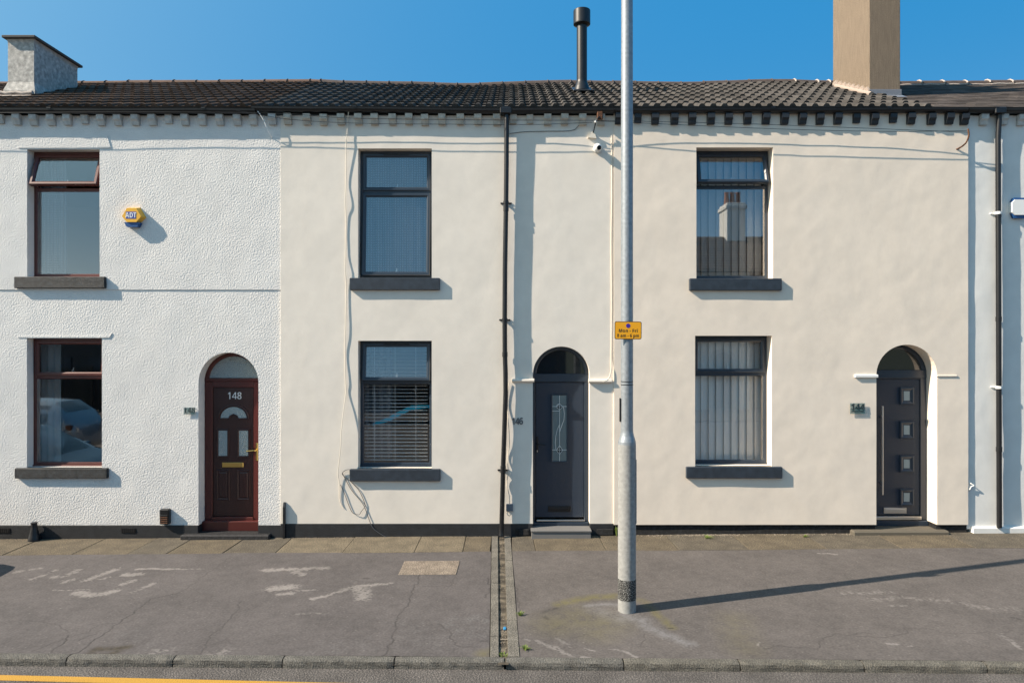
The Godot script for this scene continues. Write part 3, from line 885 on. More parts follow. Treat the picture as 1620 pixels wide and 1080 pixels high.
# ---------- house fronts ----------
# openings: {x0, x1, y0, y1, arch}; an arched opening springs at y1 and its half-round head has the opening's width
func facade(b: MB, x0: float, x1: float, y0: float, y1: float, z: float, openings: Array, nz: FastNoiseLite, amp: float, lower_back := 0.0, lower_y := -9.0) -> void:
	var cell := 0.06
	var xs := [x0, x1]
	var ys := [y0, y1]
	for k in range(1, int((x1 - x0) / cell)):
		xs.append(x0 + k * cell)
	for k in range(1, int((y1 - y0) / cell)):
		ys.append(y0 + k * cell)
	for o in openings:
		xs.append_array([o.x0, o.x1])
		ys.append_array([o.y0, o.y1])
		if o.arch:
			var c: float = (o.x0 + o.x1) * 0.5
			var r: float = (o.x1 - o.x0) * 0.5
			for k in range(1, 20):
				xs.append(c - r * cos(PI * k / 20.0))
	if lower_y > y0:
		ys.append(lower_y)
		ys.append(lower_y - 0.006)
	xs = unique(xs, x0, x1)
	ys = unique(ys, y0, y1)
	var arch_y := func(o: Dictionary, x: float) -> float:
		var c: float = (o.x0 + o.x1) * 0.5
		var r: float = (o.x1 - o.x0) * 0.5
		return o.y1 + sqrt(maxf(0.0, r * r - (x - c) * (x - c)))
	var dz := func(x: float, y: float) -> float:
		var back := lower_back if y < lower_y - 0.003 else 0.0
		return z - back + amp * (nz.get_noise_2d(x * 0.75, y * 0.6) + 0.45 * nz.get_noise_2d(x * 2.1 + 40.0, y * 1.7))
	for i in xs.size() - 1:
		var xa: float = xs[i]
		var xb: float = xs[i + 1]
		var xm := (xa + xb) * 0.5
		for j in ys.size() - 1:
			var ya: float = ys[j]
			var yb: float = ys[j + 1]
			var ym := (ya + yb) * 0.5
			var la := ya
			var lb := ya
			var ua := yb
			var ub := yb
			var skip := false
			for o in openings:
				if xm > o.x0 and xm < o.x1:
					if not o.arch:
						if ym > o.y0 and ym < o.y1:
							skip = true
					else:
						var fa: float = arch_y.call(o, xa)
						var fb: float = arch_y.call(o, xb)
						if yb <= minf(fa, fb):
							skip = true
						la = maxf(la, fa)
						lb = maxf(lb, fb)
						ua = maxf(ua, fa)
						ub = maxf(ub, fb)
			if skip:
				continue
			var p := [Vector2(xa, la), Vector2(xb, lb), Vector2(xb, ub), Vector2(xa, ua)]
			var q := []
			var nn := []
			for w in p:
				q.append(Vector3(w.x, w.y, dz.call(w.x, w.y)))
				var gx: float = (dz.call(w.x + 0.02, w.y) - dz.call(w.x - 0.02, w.y)) / 0.04
				var gy: float = 0.0 if absf(w.y - lower_y) < 0.03 else (dz.call(w.x, w.y + 0.02) - dz.call(w.x, w.y - 0.02)) / 0.04
				nn.append(Vector3(-gx, -gy, 1.0).normalized())
			if absf(ym - (lower_y - 0.003)) < 0.002:
				b.quad(q[0], q[1], q[2], q[3])
			else:
				b.quadn(q[0], q[1], q[2], q[3], nn[0], nn[1], nn[2], nn[3])
	# reveals, and the inner face
	var back := z - 0.30
	for o in openings:
		var line := []
		if o.arch:
			var c: float = (o.x0 + o.x1) * 0.5
			var r: float = (o.x1 - o.x0) * 0.5
			for k in 30:
				line.append(Vector2(o.x0, lerpf(y0, o.y1, k / 30.0)))
			for k in 21:
				line.append(Vector2(c - r * cos(PI * k / 20.0), o.y1 + r * sin(PI * k / 20.0)))
			for k in range(1, 31):
				line.append(Vector2(o.x1, lerpf(o.y1, y0, k / 30.0)))
		else:
			for e in [[o.x0, o.y0, o.x0, o.y1], [o.x0, o.y1, o.x1, o.y1], [o.x1, o.y1, o.x1, o.y0], [o.x1, o.y0, o.x0, o.y0]]:
				for k in 20:
					line.append(Vector2(lerpf(e[0], e[2], k / 20.0), lerpf(e[1], e[3], k / 20.0)))
			line.append(line[0])
		for k in line.size() - 1:
			var a: Vector2 = line[k]
			var c2: Vector2 = line[k + 1]
			b.quad(Vector3(a.x, a.y, dz.call(a.x, a.y)), Vector3(c2.x, c2.y, dz.call(c2.x, c2.y)), Vector3(c2.x, c2.y, back), Vector3(a.x, a.y, back))
	# ends of the wall
	for k in 40:
		var ya := lerpf(y0, y1, k / 40.0)
		var yb := lerpf(y0, y1, (k + 1) / 40.0)
		b.quad(Vector3(x0, ya, back), Vector3(x0, ya, dz.call(x0, ya)), Vector3(x0, yb, dz.call(x0, yb)), Vector3(x0, yb, back))
		b.quad(Vector3(x1, ya, dz.call(x1, ya)), Vector3(x1, ya, back), Vector3(x1, yb, back), Vector3(x1, yb, dz.call(x1, yb)))
	for k in xs.size() - 1:
		var in_door := false
		for o in openings:
			in_door = in_door or (o.arch and xs[k] > o.x0 - 0.001 and xs[k + 1] < o.x1 + 0.001)
		if in_door:
			continue
		b.quad(Vector3(xs[k], y0, back), Vector3(xs[k + 1], y0, back), Vector3(xs[k + 1], y0, dz.call(xs[k + 1], y0)), Vector3(xs[k], y0, dz.call(xs[k], y0)))
	b.quad(Vector3(x0, y1, z), Vector3(x1, y1, z), Vector3(x1, y1, back), Vector3(x0, y1, back))


func unique(a: Array, lo: float, hi: float) -> Array:
	a.sort()
	var out := []
	for x in a:
		if x < lo - 1e-6 or x > hi + 1e-6:
			continue
		if out.is_empty() or x - out[-1] > 0.0015:
			out.append(x)
	out[-1] = hi
	return out


# party walls, back wall, floors and ceiling with thickness
func room_shell(b: MB, x0: float, x1: float, z: float) -> void:
	b.box(x0 + 0.01, x0 + 0.11, -0.2, 6.3, -5.8, z - 0.302)
	b.box(x1 - 0.11, x1 - 0.01, -0.2, 6.3, -5.8, z - 0.302)
	b.box(x0 + 0.01, x1 - 0.01, -0.2, 6.3, -6.0, -5.802)
	b.box(x0 + 0.112, x1 - 0.112, -0.2, 0.05, -5.798, z - 0.302)
	b.box(x0 + 0.112, x1 - 0.112, 2.95, 3.15, -5.798, z - 0.302)
	b.box(x0 + 0.112, x1 - 0.112, 6.1, 6.3, -5.798, z - 0.302)


const EAVE_Y := 6.425
const EAVE_Z := 0.098
const PITCH := 0.4500  # radians
const SLOPE := 3.70
const GAUGE := 0.336


func sag(x: float) -> float:
	var pts := [[-12.0, -0.02], [-10.0, -0.025], [-6.5, 0.0], [-3.75, 0.02], [-3.5, -0.005], [-2.1, -0.028], [-0.9, -0.055], [0.4, -0.015], [1.0, 0.005], [2.4, -0.015], [3.4, -0.028], [5.4, 0.022], [6.5, -0.01], [7.9, -0.015], [10.2, 0.002], [12.0, 0.0]]
	for k in pts.size() - 1:
		if x <= pts[k + 1][0]:
			var t: float = clampf((x - pts[k][0]) / (pts[k + 1][0] - pts[k][0]), 0.0, 1.0)
			return lerpf(pts[k][1], pts[k + 1][1], t * t * (3.0 - 2.0 * t))
	return 0.0


func roof_point(x: float, s: float, up := 0.0) -> Vector3:
	return Vector3(x, EAVE_Y + s * sin(PITCH) + up * cos(PITCH) + sag(x) * s / SLOPE, EAVE_Z - s * cos(PITCH) + up * sin(PITCH))


func tile_mesh(variant: int) -> ArrayMesh:
	var b := MB.new()
	var r := RandomNumberGenerator.new()
	r.seed = 90 + variant
	var prof := []
	for k in 2:
		var o := k * 0.169 - 0.169
		for p in [[0.0, 0.0], [0.03, 0.0], [0.052, 0.0], [0.058, 0.006], [0.068, 0.026], [0.080, 0.036], [0.100, 0.039], [0.122, 0.038], [0.138, 0.030], [0.150, 0.010], [0.157, 0.001]]:
			prof.append([o + p[0], p[1]])
	prof.append([0.169, 0.0])
	var l := 0.41
	for k in prof.size() - 1:
		var a: Array = prof[k]
		var c: Array = prof[k + 1]
		var wob := r.randf_range(-0.0015, 0.0015)
		var n0 := Vector3(-(c[1] - a[1]), c[0] - a[0], 0).normalized()
		b.quadn(Vector3(a[0], a[1], l), Vector3(c[0], c[1], l), Vector3(c[0], c[1], 0), Vector3(a[0], a[1], 0), n0, n0, n0, n0)
		b.quad(Vector3(a[0], -0.022, l - 0.004), Vector3(c[0], -0.022, l - 0.004), Vector3(c[0], c[1], l + wob * 0.0), Vector3(a[0], a[1], l))
	return b.mesh()


func roof(house: Node, x0: float, x1: float, kind: String) -> void:
	# boarding under the tiles, front and back slope
	var b := MB.new()
	var n := int((x1 - x0) / 0.4) + 1
	for k in n:
		var xa := lerpf(x0, x1, float(k) / n)
		var xb := lerpf(x0, x1, float(k + 1) / n)
		for s in 4:
			var sa := SLOPE * s / 4.0 + (0.12 if s == 0 else 0.0)
			var sb := SLOPE * (s + 1) / 4.0
			b.quad(roof_point(xa, sa, -0.03), roof_point(xb, sa, -0.03), roof_point(xb, sb, -0.03), roof_point(xa, sb, -0.03))
			b.quad(roof_point(xb, sa, -0.08), roof_point(xa, sa, -0.08), roof_point(xa, sb, -0.08), roof_point(xb, sb, -0.08))
		var ta := roof_point(xa, SLOPE, -0.03)
		var tb := roof_point(xb, SLOPE, -0.03)
		b.quad(tb, tb + Vector3(0, -1.45, -3.0), ta + Vector3(0, -1.45, -3.0), ta)
	var deck := add(house, "roof", b, M.tile_brown_0 if kind == "brown" else M.tile_dark_0 if kind == "dark" else M.slate_0)
	if kind == "slate":
		var w := 0.305
		var g := 0.215
		var row := 0
		var s := 0.0
		var sm := MB.new()
		sm.box(-w * 0.5 + 0.002, w * 0.5 - 0.002, 0.0, 0.009, 0.0, 0.44, 0.002)
		var slate_mesh := sm.mesh()
		while s < SLOPE - 0.1:
			var x := x0 + w * 0.5 + (w * 0.5 if row % 2 else 0.0)
			while x < x1:
				var o := add(deck, "slate", slate_mesh, M["slate_%d" % rng.randi_range(0, 3)])
				var p := roof_point(x, s, 0.0)
				var bz := (roof_point(x, s - 0.3) - roof_point(x, s)).normalized()
				bz = (bz + Vector3(0, 0.035, 0.0)).normalized()
				var bx := Vector3(1, rng.randf_range(-0.008, 0.008), 0).normalized()
				o.transform = Transform3D(Basis(bx, bz.cross(bx), bz), p - bz * 0.44 + Vector3(0, 0.002 + rng.randf_range(0.0, 0.004), 0) + bz * rng.randf_range(-0.004, 0.008))
				x += w
			s += g
			row += 1
	else:
		var meshes := [tile_mesh(0), tile_mesh(1)]
		var cols := int(round((x1 - x0) / 0.338))
		var w := (x1 - x0) / cols
		for r in 11:
			for c in cols:
				var x := x0 + (c + 0.5) * w
				var s := r * GAUGE
				var o := add(deck, "roof_tile", meshes[rng.randi_range(0, 1)], M["tile_%s_%d" % [kind, rng.randi_range(0, 3)]])
				var bz := (roof_point(x, s) - roof_point(x, s + 0.3)).normalized()
				bz = (bz + Vector3(0, 0.080, 0)).normalized()
				var bx := (roof_point(x + 0.2, s) - roof_point(x - 0.2, s)).normalized()
				bx = (bx + Vector3(0, rng.randf_range(-0.01, 0.01), rng.randf_range(-0.012, 0.012))).normalized()
				o.transform = Transform3D(Basis(bx * (w / 0.338), bz.cross(bx).normalized(), bz), roof_point(x, s, 0.022) - bz * 0.40 + Vector3(0, rng.randf_range(-0.002, 0.003), 0) + bz * rng.randf_range(-0.008, 0.008))
	# ridge
	var rb := MB.new()
	var poly := []
	for k in 7:
		var a := PI * k / 6.0
		poly.append([cos(a) * 0.125, sin(a) * 0.085])
	poly.append_array([[-0.125, -0.05], [0.125, -0.05]])
	rb.prism(poly, 0, 0.004, 0.446)
	var rm := rb.mesh()
	var mb := MB.new()
	mb.lathe([[0.0, 0.02], [0.05, 0.03], [0.055, 0.055], [0.03, 0.08], [0.0, 0.09]], Vector3(0, 0, 0), 8)
	var x := x0
	while x < x1 - 0.2:
		var p := roof_point(x, SLOPE + 0.02, 0.0)
		var q := roof_point(x + 0.45, SLOPE + 0.02, 0.0)
		var bare := x > 5.3
		var o := add(deck, "ridge_tile", rm, M.ridge_brown if kind == "brown" else M.ridge_dark)
		var bx := (q - p).normalized()
		o.transform = Transform3D(Basis(bx, Vector3(0, 0, 1).cross(bx), Vector3(0, 0, 1)), p + Vector3(0, -0.012 + rng.randf_range(-0.004, 0.006), -0.03))
		var jb := MB.new()
		jb.tube([Vector3(0, -0.005, 0.145), Vector3(0, 0.03, 0.13), Vector3(0, 0.075, 0.06), Vector3(0, 0.088, 0.0), Vector3(0, 0.075, -0.06)], 0.017 if bare else 0.010, 6)
		var j := add(deck, "ridge_mortar", jb, M.ridge_mortar if bare else M.ridge_dark)
		j.position = o.position + Vector3(0, 0.004, 0)
		if bare:
			jb = MB.new()
			jb.tube([Vector3(0.01, -0.045, 0.15), Vector3(0.15, -0.035, 0.155), Vector3(0.3, -0.04, 0.15), Vector3(0.44, -0.035, 0.155)], 0.022, 6)
			j = add(deck, "ridge_mortar", jb, M.ridge_mortar)
			j.position = o.position
		x += 0.45


func gutter(house: Node, x0: float, x1: float, y0: float, y1: float, stop: Array = []) -> void:
	var b := MB.new()
	var steps := 24
	var prof := []
	for k in 9:
		var a := PI + PI * k / 8.0
		prof.append(Vector2(cos(a) * 0.058, sin(a) * 0.062))
	prof.append(Vector2(0.062, 0.012))
	prof.append(Vector2(0.052, 0.012))
	prof.append(Vector2(0.048, 0.0))
	for s in steps:
		var xa := lerpf(x0, x1, float(s) / steps)
		var xb := lerpf(x0, x1, float(s + 1) / steps)
		var ya := lerpf(y0, y1, float(s) / steps) + 0.004 * sin(xa * 2.3)
		var yb := lerpf(y0, y1, float(s + 1) / steps) + 0.004 * sin(xb * 2.3)
		for k in prof.size() - 1:
			var p: Vector2 = prof[k]
			var q: Vector2 = prof[k + 1]
			b.quad(Vector3(xb, yb + p.y, 0.085 + p.x), Vector3(xa, ya + p.y, 0.085 + p.x), Vector3(xa, ya + q.y, 0.085 + q.x), Vector3(xb, yb + q.y, 0.085 + q.x))
	for e in [[x0, y0 + 0.004 * sin(x0 * 2.3)], [x1, y1 + 0.004 * sin(x1 * 2.3)]]:
		for k in range(1, 9):
			b.tri(Vector3(e[0], e[1], 0.085), Vector3(e[0], e[1] + prof[k - 1].y, 0.085 + prof[k - 1].x), Vector3(e[0], e[1] + prof[k].y, 0.085 + prof[k].x))
	var g := add(house, "gutter", b, M.black_plastic)
	for x in stop:
		var c := MB.new()
		var y := lerpf(y0, y1, (x - x0) / (x1 - x0)) + 0.004 * sin(x * 2.3)
		for k in 8:
			var p: Vector2 = prof[k] * 1.08
			var q: Vector2 = prof[k + 1] * 1.08
			c.quad(Vector3(x + 0.03, y + p.y, 0.085 + p.x), Vector3(x - 0.03, y + p.y, 0.085 + p.x), Vector3(x - 0.03, y + q.y, 0.085 + q.x), Vector3(x + 0.03, y + q.y, 0.085 + q.x))
		c.box(x - 0.03, x + 0.03, y + 0.0, y + 0.016, 0.140, 0.152)
		add(g, "union_bracket", c, M.black_plastic)
	# dark board closing the eaves behind the gutter
	var f := MB.new()
	f.box(x0, x1, 6.335, 6.46, 0.002, 0.022)
	add(house, "fascia", f, M.black_plastic)


func corbels(house: Node, xs: Array, m: Material, z: float) -> void:
	var b := MB.new()
	b.prism([[0.0, 0.0], [0.092, 0.0], [0.092, -0.070], [0.084, -0.080], [0.066, -0.100], [0.058, -0.132], [0.050, -0.155], [0.0, -0.155]], 0, -0.054, 0.054)
	var shared := b.mesh()
	var s := MB.new()
	s.prism([[0.0, 0.0], [0.07, 0.0], [0.07, -0.06], [0.05, -0.10], [0.046, -0.13], [0.0, -0.13]], 0, -0.05, 0.05)
	var worn := s.mesh()
	for x in xs:
		var o := add(house, "corbel", worn if rng.randf() < 0.14 else shared, m)
		o.position = Vector3(x + rng.randf_range(-0.006, 0.006), 6.34 + rng.randf_range(-0.006, 0.004), z - 0.008)
		o.rotation = Vector3(rng.randf_range(-0.03, 0.03), rng.randf_range(-0.04, 0.04), rng.randf_range(-0.03, 0.03))


func downpipe(house: Node, xs: Array, z: float, clips: Array, ears: Material) -> void:
	var b := MB.new()
	b.tube(xs, 0.036, 14)
	var p := add(house, "downpipe", b, M.black_plastic)
	for y in clips:
		var c := MB.new()
		var at: Vector3 = xs[0]
		for k in xs.size() - 1:
			if xs[k].y >= y and xs[k + 1].y < y:
				at = xs[k].lerp(xs[k + 1], (xs[k].y - y) / (xs[k].y - xs[k + 1].y))
		c.lathe([[0.036, -0.02], [0.043, -0.02], [0.043, 0.02], [0.036, 0.02]], Vector3(at.x, y, at.z), 14)
		c.box(at.x - 0.085, at.x + 0.085, y - 0.012, y + 0.012, z, z + 0.016, 0.004)
		c.box(at.x - 0.02, at.x + 0.02, y - 0.012, y + 0.012, z, at.z)
		add(p, "pipe_clip", c, ears)
	for k in [0.3, 0.55, 0.8]:
		var c := MB.new()
		var i := int(k * (xs.size() - 1))
		var at: Vector3 = xs[i]
		c.lathe([[0.036, -0.04], [0.041, -0.04], [0.041, 0.03], [0.036, 0.035]], at, 14)
		add(p, "pipe_socket", c, M.black_plastic)


# ---------- windows ----------
# a casement window in an opening: outer frame, an upper light and a lower one; tilt: degrees that each light is pushed open at its foot
func window_unit(house: Node, o: Dictionary, z: float, yt: float, m: Material, tilt_up: float, tilt_low: float, low_sash: bool, vent: bool, sill: Array, sill_m: Material, label := "", glazing := ["pane_glass", "pane_glass"]) -> void:
	var w := part_node(house, "window")
	if label:
		w.set_meta("label", label)
	var x0: float = o.x0 + 0.003
	var x1: float = o.x1 - 0.003
	var y0: float = o.y0 + 0.012
	var y1: float = o.y1 - 0.003
	var b := MB.new()
	b.ring(x0, x1, y0, y1, [[0.0, z - 0.07], [0.0, z], [0.034, z], [0.046, z - 0.012], [0.046, z - 0.07], [0.0, z - 0.07]])
	b.box(x0 + 0.04, x1 - 0.04, yt - 0.024, yt + 0.024, z - 0.068, z - 0.002, 0.006)
	b.box(x0 - 0.002, x1 + 0.002, y0 - 0.03, y0 + 0.012, z - 0.068, z + 0.022, 0.005)
	add(w, "frame", b, m)
	for k in 2:
		var ya := yt + 0.018 if k == 0 else y0 + 0.034
		var yb := y1 - 0.034 if k == 0 else yt - 0.018
		var xa := x0 + 0.034
		var xb := x1 - 0.034
		var sash := k == 0 or low_sash
		var t := Transform3D(Basis(Vector3.RIGHT, deg_to_rad(-(tilt_up if k == 0 else tilt_low))), Vector3(0, yb, z))
		var edge := 0.056 if sash else 0.018
		if sash:
			b = MB.new()
			b.ring(xa, xb, ya - yb, 0.0, [[0.0, -0.045], [0.0, 0.012], [0.010, 0.020], [0.036, 0.020], [0.056, 0.004], [0.056, -0.045], [0.0, -0.045]])
			add(w, "sash", b, m).transform = t
		else:
			b = MB.new()
			b.ring(xa, xb, ya - yb, 0.0, [[0.0, -0.03], [0.0, -0.002], [0.010, -0.004], [0.018, -0.014], [0.018, -0.03]])
			add(w, "glazing_bead", b, m).transform = t
		for g in (1 if glazing[k] == "pane_glass" else 2):
			b = MB.new()
			var zz := -0.008 - g * 0.013
			b.box(xa + edge - 0.006, xb - edge + 0.006, ya - yb + edge - 0.006, -edge + 0.006, zz - 0.004, zz)
			add(w, "pane", b, M[glazing[k]]).transform = t
		if vent and k == 0:
			b = MB.new()
			b.box((xa + xb) * 0.5 - 0.20, (xa + xb) * 0.5 + 0.20, -0.030, -0.012, 0.018, 0.028, 0.003)
			add(w, "trickle_vent", b, M.black_plastic).transform = t
		if sash:
			b = MB.new()
			b.box((xa + xb) * 0.5 - 0.012, (xa + xb) * 0.5 + 0.012, ya - yb + 0.05, ya - yb + 0.085, -0.07, -0.045, 0.004)
			b.box((xa + xb) * 0.5 - 0.008, (xa + xb) * 0.5 + 0.008, ya - yb + 0.07, ya - yb + 0.125, -0.085, -0.07, 0.004)
			add(w, "handle", b, M.white_plastic).transform = t
		if sash and maxf(tilt_up if k == 0 else tilt_low, 0.0) > 1.0:
			b = MB.new()
			var ang := deg_to_rad(tilt_up if k == 0 else tilt_low)
			var hh := yb - ya
			for e in [xa + 0.02, xb - 0.02]:
				b.tube([Vector3(e, ya + 0.012, z - 0.03), Vector3(e, yb - hh * cos(ang) * 0.88, z + sin(ang) * hh * 0.86)], 0.006, 5)
			add(w, "stay", b, M.steel)
	b = MB.new()
	var top: float = o.y0
	b.box(sill[0], sill[1], sill[2], top, sill[3] - 0.06, sill[3] + 0.052, 0.008)
	b.box(o.x0 + 0.002, o.x1 - 0.002, top - 0.06, top - 0.001, z - 0.1, sill[3] - 0.062)
	add(w, "sill", b, sill_m)


func opening(x0: float, x1: float, y0: float, y1: float, arch := false) -> Dictionary:
	return {"x0": x0, "x1": x1, "y0": y0, "y1": y1, "arch": arch}


# arched door frame filling an opening at depth z; leaf between la..lb, its head at lt
func door_frame(door: Node, o: Dictionary, z: float, foot: float, la: float, lb: float, lt: float, bar: Array, m: Material, fan: Material) -> void:
	var c: float = (o.x0 + o.x1) * 0.5
	var r: float = (o.x1 - o.x0) * 0.5 - 0.002
	var b := MB.new()
	b.box(o.x0 + 0.002, la - 0.004, foot, o.y1, z - 0.07, z, 0.006)
	b.box(lb + 0.004, o.x1 - 0.002, foot, o.y1, z - 0.07, z, 0.006)
	b.box(la - 0.004, lb + 0.004, lt + 0.004, bar[0], z - 0.068, z - 0.002, 0.005)
	b.box(o.x0 + 0.002, o.x1 - 0.002, bar[0], bar[1], z - 0.07, z + 0.006, 0.006)
	# curved head
	var n := 24
	for k in n:
		var a := PI * k / n
		var e := PI * (k + 1) / n
		for q in [[r, z - 0.07, r, z], [r, z, r - 0.045, z], [r - 0.045, z, r - 0.06, z - 0.014], [r - 0.06, z - 0.014, r - 0.06, z - 0.07]]:
			var p0 := Vector3(c + cos(a) * q[0], o.y1 + sin(a) * q[0], q[1])
			var p1 := Vector3(c + cos(a) * q[2], o.y1 + sin(a) * q[2], q[3])
			var p2 := Vector3(c + cos(e) * q[2], o.y1 + sin(e) * q[2], q[3])
			var p3 := Vector3(c + cos(e) * q[0], o.y1 + sin(e) * q[0], q[1])
			b.quad(p0, p3, p2, p1)
	add(door, "frame", b, m)
	b = MB.new()
	var poly := [[c + r - 0.058, bar[1] + 0.0], [c + r - 0.058, o.y1 + 0.001]]
	for k in n + 1:
		var a := PI * k / n
		poly.append([c + cos(a) * (r - 0.058), maxf(o.y1 + sin(a) * (r - 0.058), bar[1] + 0.002)])
	poly.append([c - r + 0.058, bar[1]])
	var clean := []
	for p in poly:
		if clean.is_empty() or Vector2(p[0] - clean[-1][0], p[1] - clean[-1][1]).length() > 0.003:
			clean.append(p)
	b.prism(clean, 2, z - 0.035, z - 0.022)
	add(door, "fanlight", b, fan)


func door_panel(door: Node, x0: float, x1: float, y0: float, y1: float, z: float, m: Material, called := "panel") -> void:
	var b := MB.new()
	b.ring(x0, x1, y0, y1, [[0.0, z], [0.006, z + 0.010], [0.014, z + 0.012], [0.026, z + 0.003], [0.040, z + 0.003], [0.052, z + 0.010], [minf(x1 - x0, y1 - y0) * 0.5 - 0.001, z + 0.010]])
	add(door, called, b, m)


func pane_box(door: Node, called: String, x0: float, x1: float, y0: float, y1: float, z0: float, z1: float, m: Material, c := 0.002) -> MeshInstance3D:
	var b := MB.new()
	b.box(x0, x1, y0, y1, z0, z1, c)
	return add(door, called, b, m)


func houses() -> void:
	var nz := FastNoiseLite.new()
	nz.seed = 77
	nz.frequency = 1.0
	nz.fractal_octaves = 2
	house_148(nz)
	house_146(nz)
	house_144(nz)
	house_142(nz)


func house_148(nz: FastNoiseLite) -> void:
	var h := thing("terraced_house", "white roughcast terraced house with mahogany arched door numbered 148", "house", "terraced houses in the row")
	var x0 := -10.7
	var x1 := -3.491
	var up := opening(-7.324, -6.228, 3.903, 5.829)
	var low := opening(-7.334, -6.199, 1.023, 2.978)
	var dr := opening(-4.740, -3.834, -0.1, 2.310, true)
	var b := MB.new()
	facade(b, x0, x1, 0.155, 6.46, 0.0, [up, low, opening(dr.x0, dr.x1, 0.155, dr.y1, true)], nz, 0.004, 0.011, 3.712)
	add(h, "wall", b, M.white_roughcast)
	b = MB.new()
	room_shell(b, x0, x1, 0.0)
	add(h, "room_shell", b, M.room_paint)
	# plinth in two lengths either side of the door
	for e in [[x0, dr.x0], [dr.x1, x1]]:
		b = MB.new()
		b.box(e[0], e[1], -0.3, 0.155 + 0.002, -0.30, 0.006, 0.004)
		add(h, "plinth", b, M.plinth_paint)
	for x in [-5.789, -7.687]:
		b = MB.new()
		b.box(x - 0.11, x + 0.11, 0.045, 0.115, 0.0, 0.012)
		for k in 7:
			b.box(x - 0.105 + k * 0.03, x - 0.087 + k * 0.03, 0.052, 0.108, 0.010, 0.017)
		b.box(x - 0.11, x + 0.11, 0.076, 0.084, 0.010, 0.016)
		add(h, "air_brick", b, M.black_metal)
	# raised render over the windows
	b = MB.new()
	b.prism([[-7.458, 5.848], [-6.056, 5.848], [-6.113, 6.039], [-7.410, 6.039]], 2, -0.005, 0.008)
	add(h, "lintel", b, M.white_roughcast)
	b = MB.new()
	b.prism([[-7.468, 2.987], [-6.085, 2.987], [-6.046, 3.054], [-6.104, 3.016], [-7.439, 3.016]], 2, -0.014, -0.002)
	add(h, "drip_lip", b, M.white_roughcast)
	window_unit(h, up, -0.15, 5.252, M.mahogany_window, 17.0, 0.0, false, false, [-7.487, -6.123, 3.731, 0.0], M.sill_old, "window with its small top light propped open")
	window_unit(h, low, -0.15, 2.388, M.mahogany_window, 0.0, 0.0, false, false, [-7.487, -6.094, 0.870, -0.011], M.sill_old, "ground floor window with a net curtain")
	# door
	var d := part_node(h, "door")
	d.set_meta("label", "dark oak door with a sunburst light and brass letterbox")
	var z := -0.21
	var la := -4.613
	var lb := -3.990
	var lt := 2.220
	door_frame(d, dr, z, 0.09, la, lb, lt, [2.317, 2.366], M.mahogany, M.obscured_glass)
	pane_box(d, "leaf", la, lb, 0.234, lt, z - 0.06, z - 0.018, M.dark_oak_door, 0.004)
	lettering(d, "numerals", "148", Vector3(-4.282, 2.093, z - 0.015), 0.105, M.white_print, "Droid Sans", 400, 0.95)
	z -= 0.018
	# sunburst light: half-round pane in a moulded arch
	var cx := -4.296
	var cy := 1.751
	b = MB.new()
	var fan := [[cx + 0.20, cy]]
	for k in range(1, 16):
		fan.append([cx + 0.20 * cos(PI * k / 16.0), cy + 0.17 * sin(PI * k / 16.0)])
	fan.append([cx - 0.20, cy])
	for k in range(0, 9):
		fan.append([cx - 0.055 * cos(PI * k / 8.0), cy + 0.05 * sin(PI * k / 8.0)])
	b.prism(fan, 2, z, z + 0.004)
	add(d, "sunburst_pane", b, M.obscured_glass)
	b = MB.new()
	var arc := []
	for k in 17:
		arc.append(Vector3(cx + 0.225 * cos(PI * k / 16.0), cy + 0.195 * sin(PI * k / 16.0), z + 0.004))
	b.tube(arc, 0.016, 6)
	b.tube([Vector3(cx - 0.24, cy - 0.012, z + 0.004), Vector3(cx - 0.075, cy - 0.012, z + 0.004), Vector3(cx - 0.055, cy + 0.03, z + 0.004), Vector3(cx, cy + 0.055, z + 0.004), Vector3(cx + 0.055, cy + 0.03, z + 0.004), Vector3(cx + 0.075, cy - 0.012, z + 0.004), Vector3(cx + 0.24, cy - 0.012, z + 0.004)], 0.013, 6)
	add(d, "sunburst_moulding", b, M.dark_oak_door)
	for e in [[-4.559, -4.364], [-4.242, -4.042]]:
		b = MB.new()
		b.ring(e[0], e[1], 1.138, 1.586, [[0.0, z], [0.006, z + 0.012], [0.018, z + 0.014], [0.030, z + 0.004]])
		add(d, "panel_moulding", b, M.dark_oak_door)
		pane_box(d, "side_pane", e[0] + 0.03, e[1] - 0.03, 1.138 + 0.03, 1.586 - 0.03, z, z + 0.005, M.obscured_glass)
		door_panel(d, e[0] - 0.004, e[1] + 0.004, 0.485, 0.953, z, M.dark_oak_door)
	var lbx := pane_box(d, "letterbox", -4.471, -4.145, 0.992, 1.065, z, z + 0.014, M.brass, 0.004)
	lbx.set_meta("label", "brass letterbox flap")
	b = MB.new()
	var hx := -3.929
	b.box(hx - 0.017, hx + 0.017, 1.094, 1.366, -0.212, -0.198, 0.004)
	b.tube([Vector3(hx, 1.259, -0.20), Vector3(hx, 1.259, -0.155), Vector3(hx - 0.03, 1.259, -0.148), Vector3(hx - 0.14, 1.250, -0.150)], 0.010, 8)
	add(d, "handle", b, M.brass)
	pane_box(d, "weather_bar", la - 0.004, lb + 0.004, 0.176, 0.234 - 0.004, -0.29, -0.185, M.mahogany, 0.006)
	pane_box(d, "threshold", dr.x0 + 0.003, dr.x1 - 0.003, 0.035, 0.182, -0.29, -0.12, M.mahogany, 0.006)
	b = MB.new()
	b.box(-4.959, -3.634, -0.12, 0.036, -0.3, 0.11, 0.012)
	add(h, "doorstep", b, M.step_black)
	roof(h, -10.75, -3.79, "brown")
	gutter(h, -10.7, -3.834, 6.405, 6.395, [-6.9, -4.6])
	var xs := []
	for p in [-60, -33, -4, 23, 50, 77, 104, 130, 157, 184, 211, 238, 264, 291, 318, 345, 373, 399, 428]:
		xs.append((p - 810) * 0.00946)
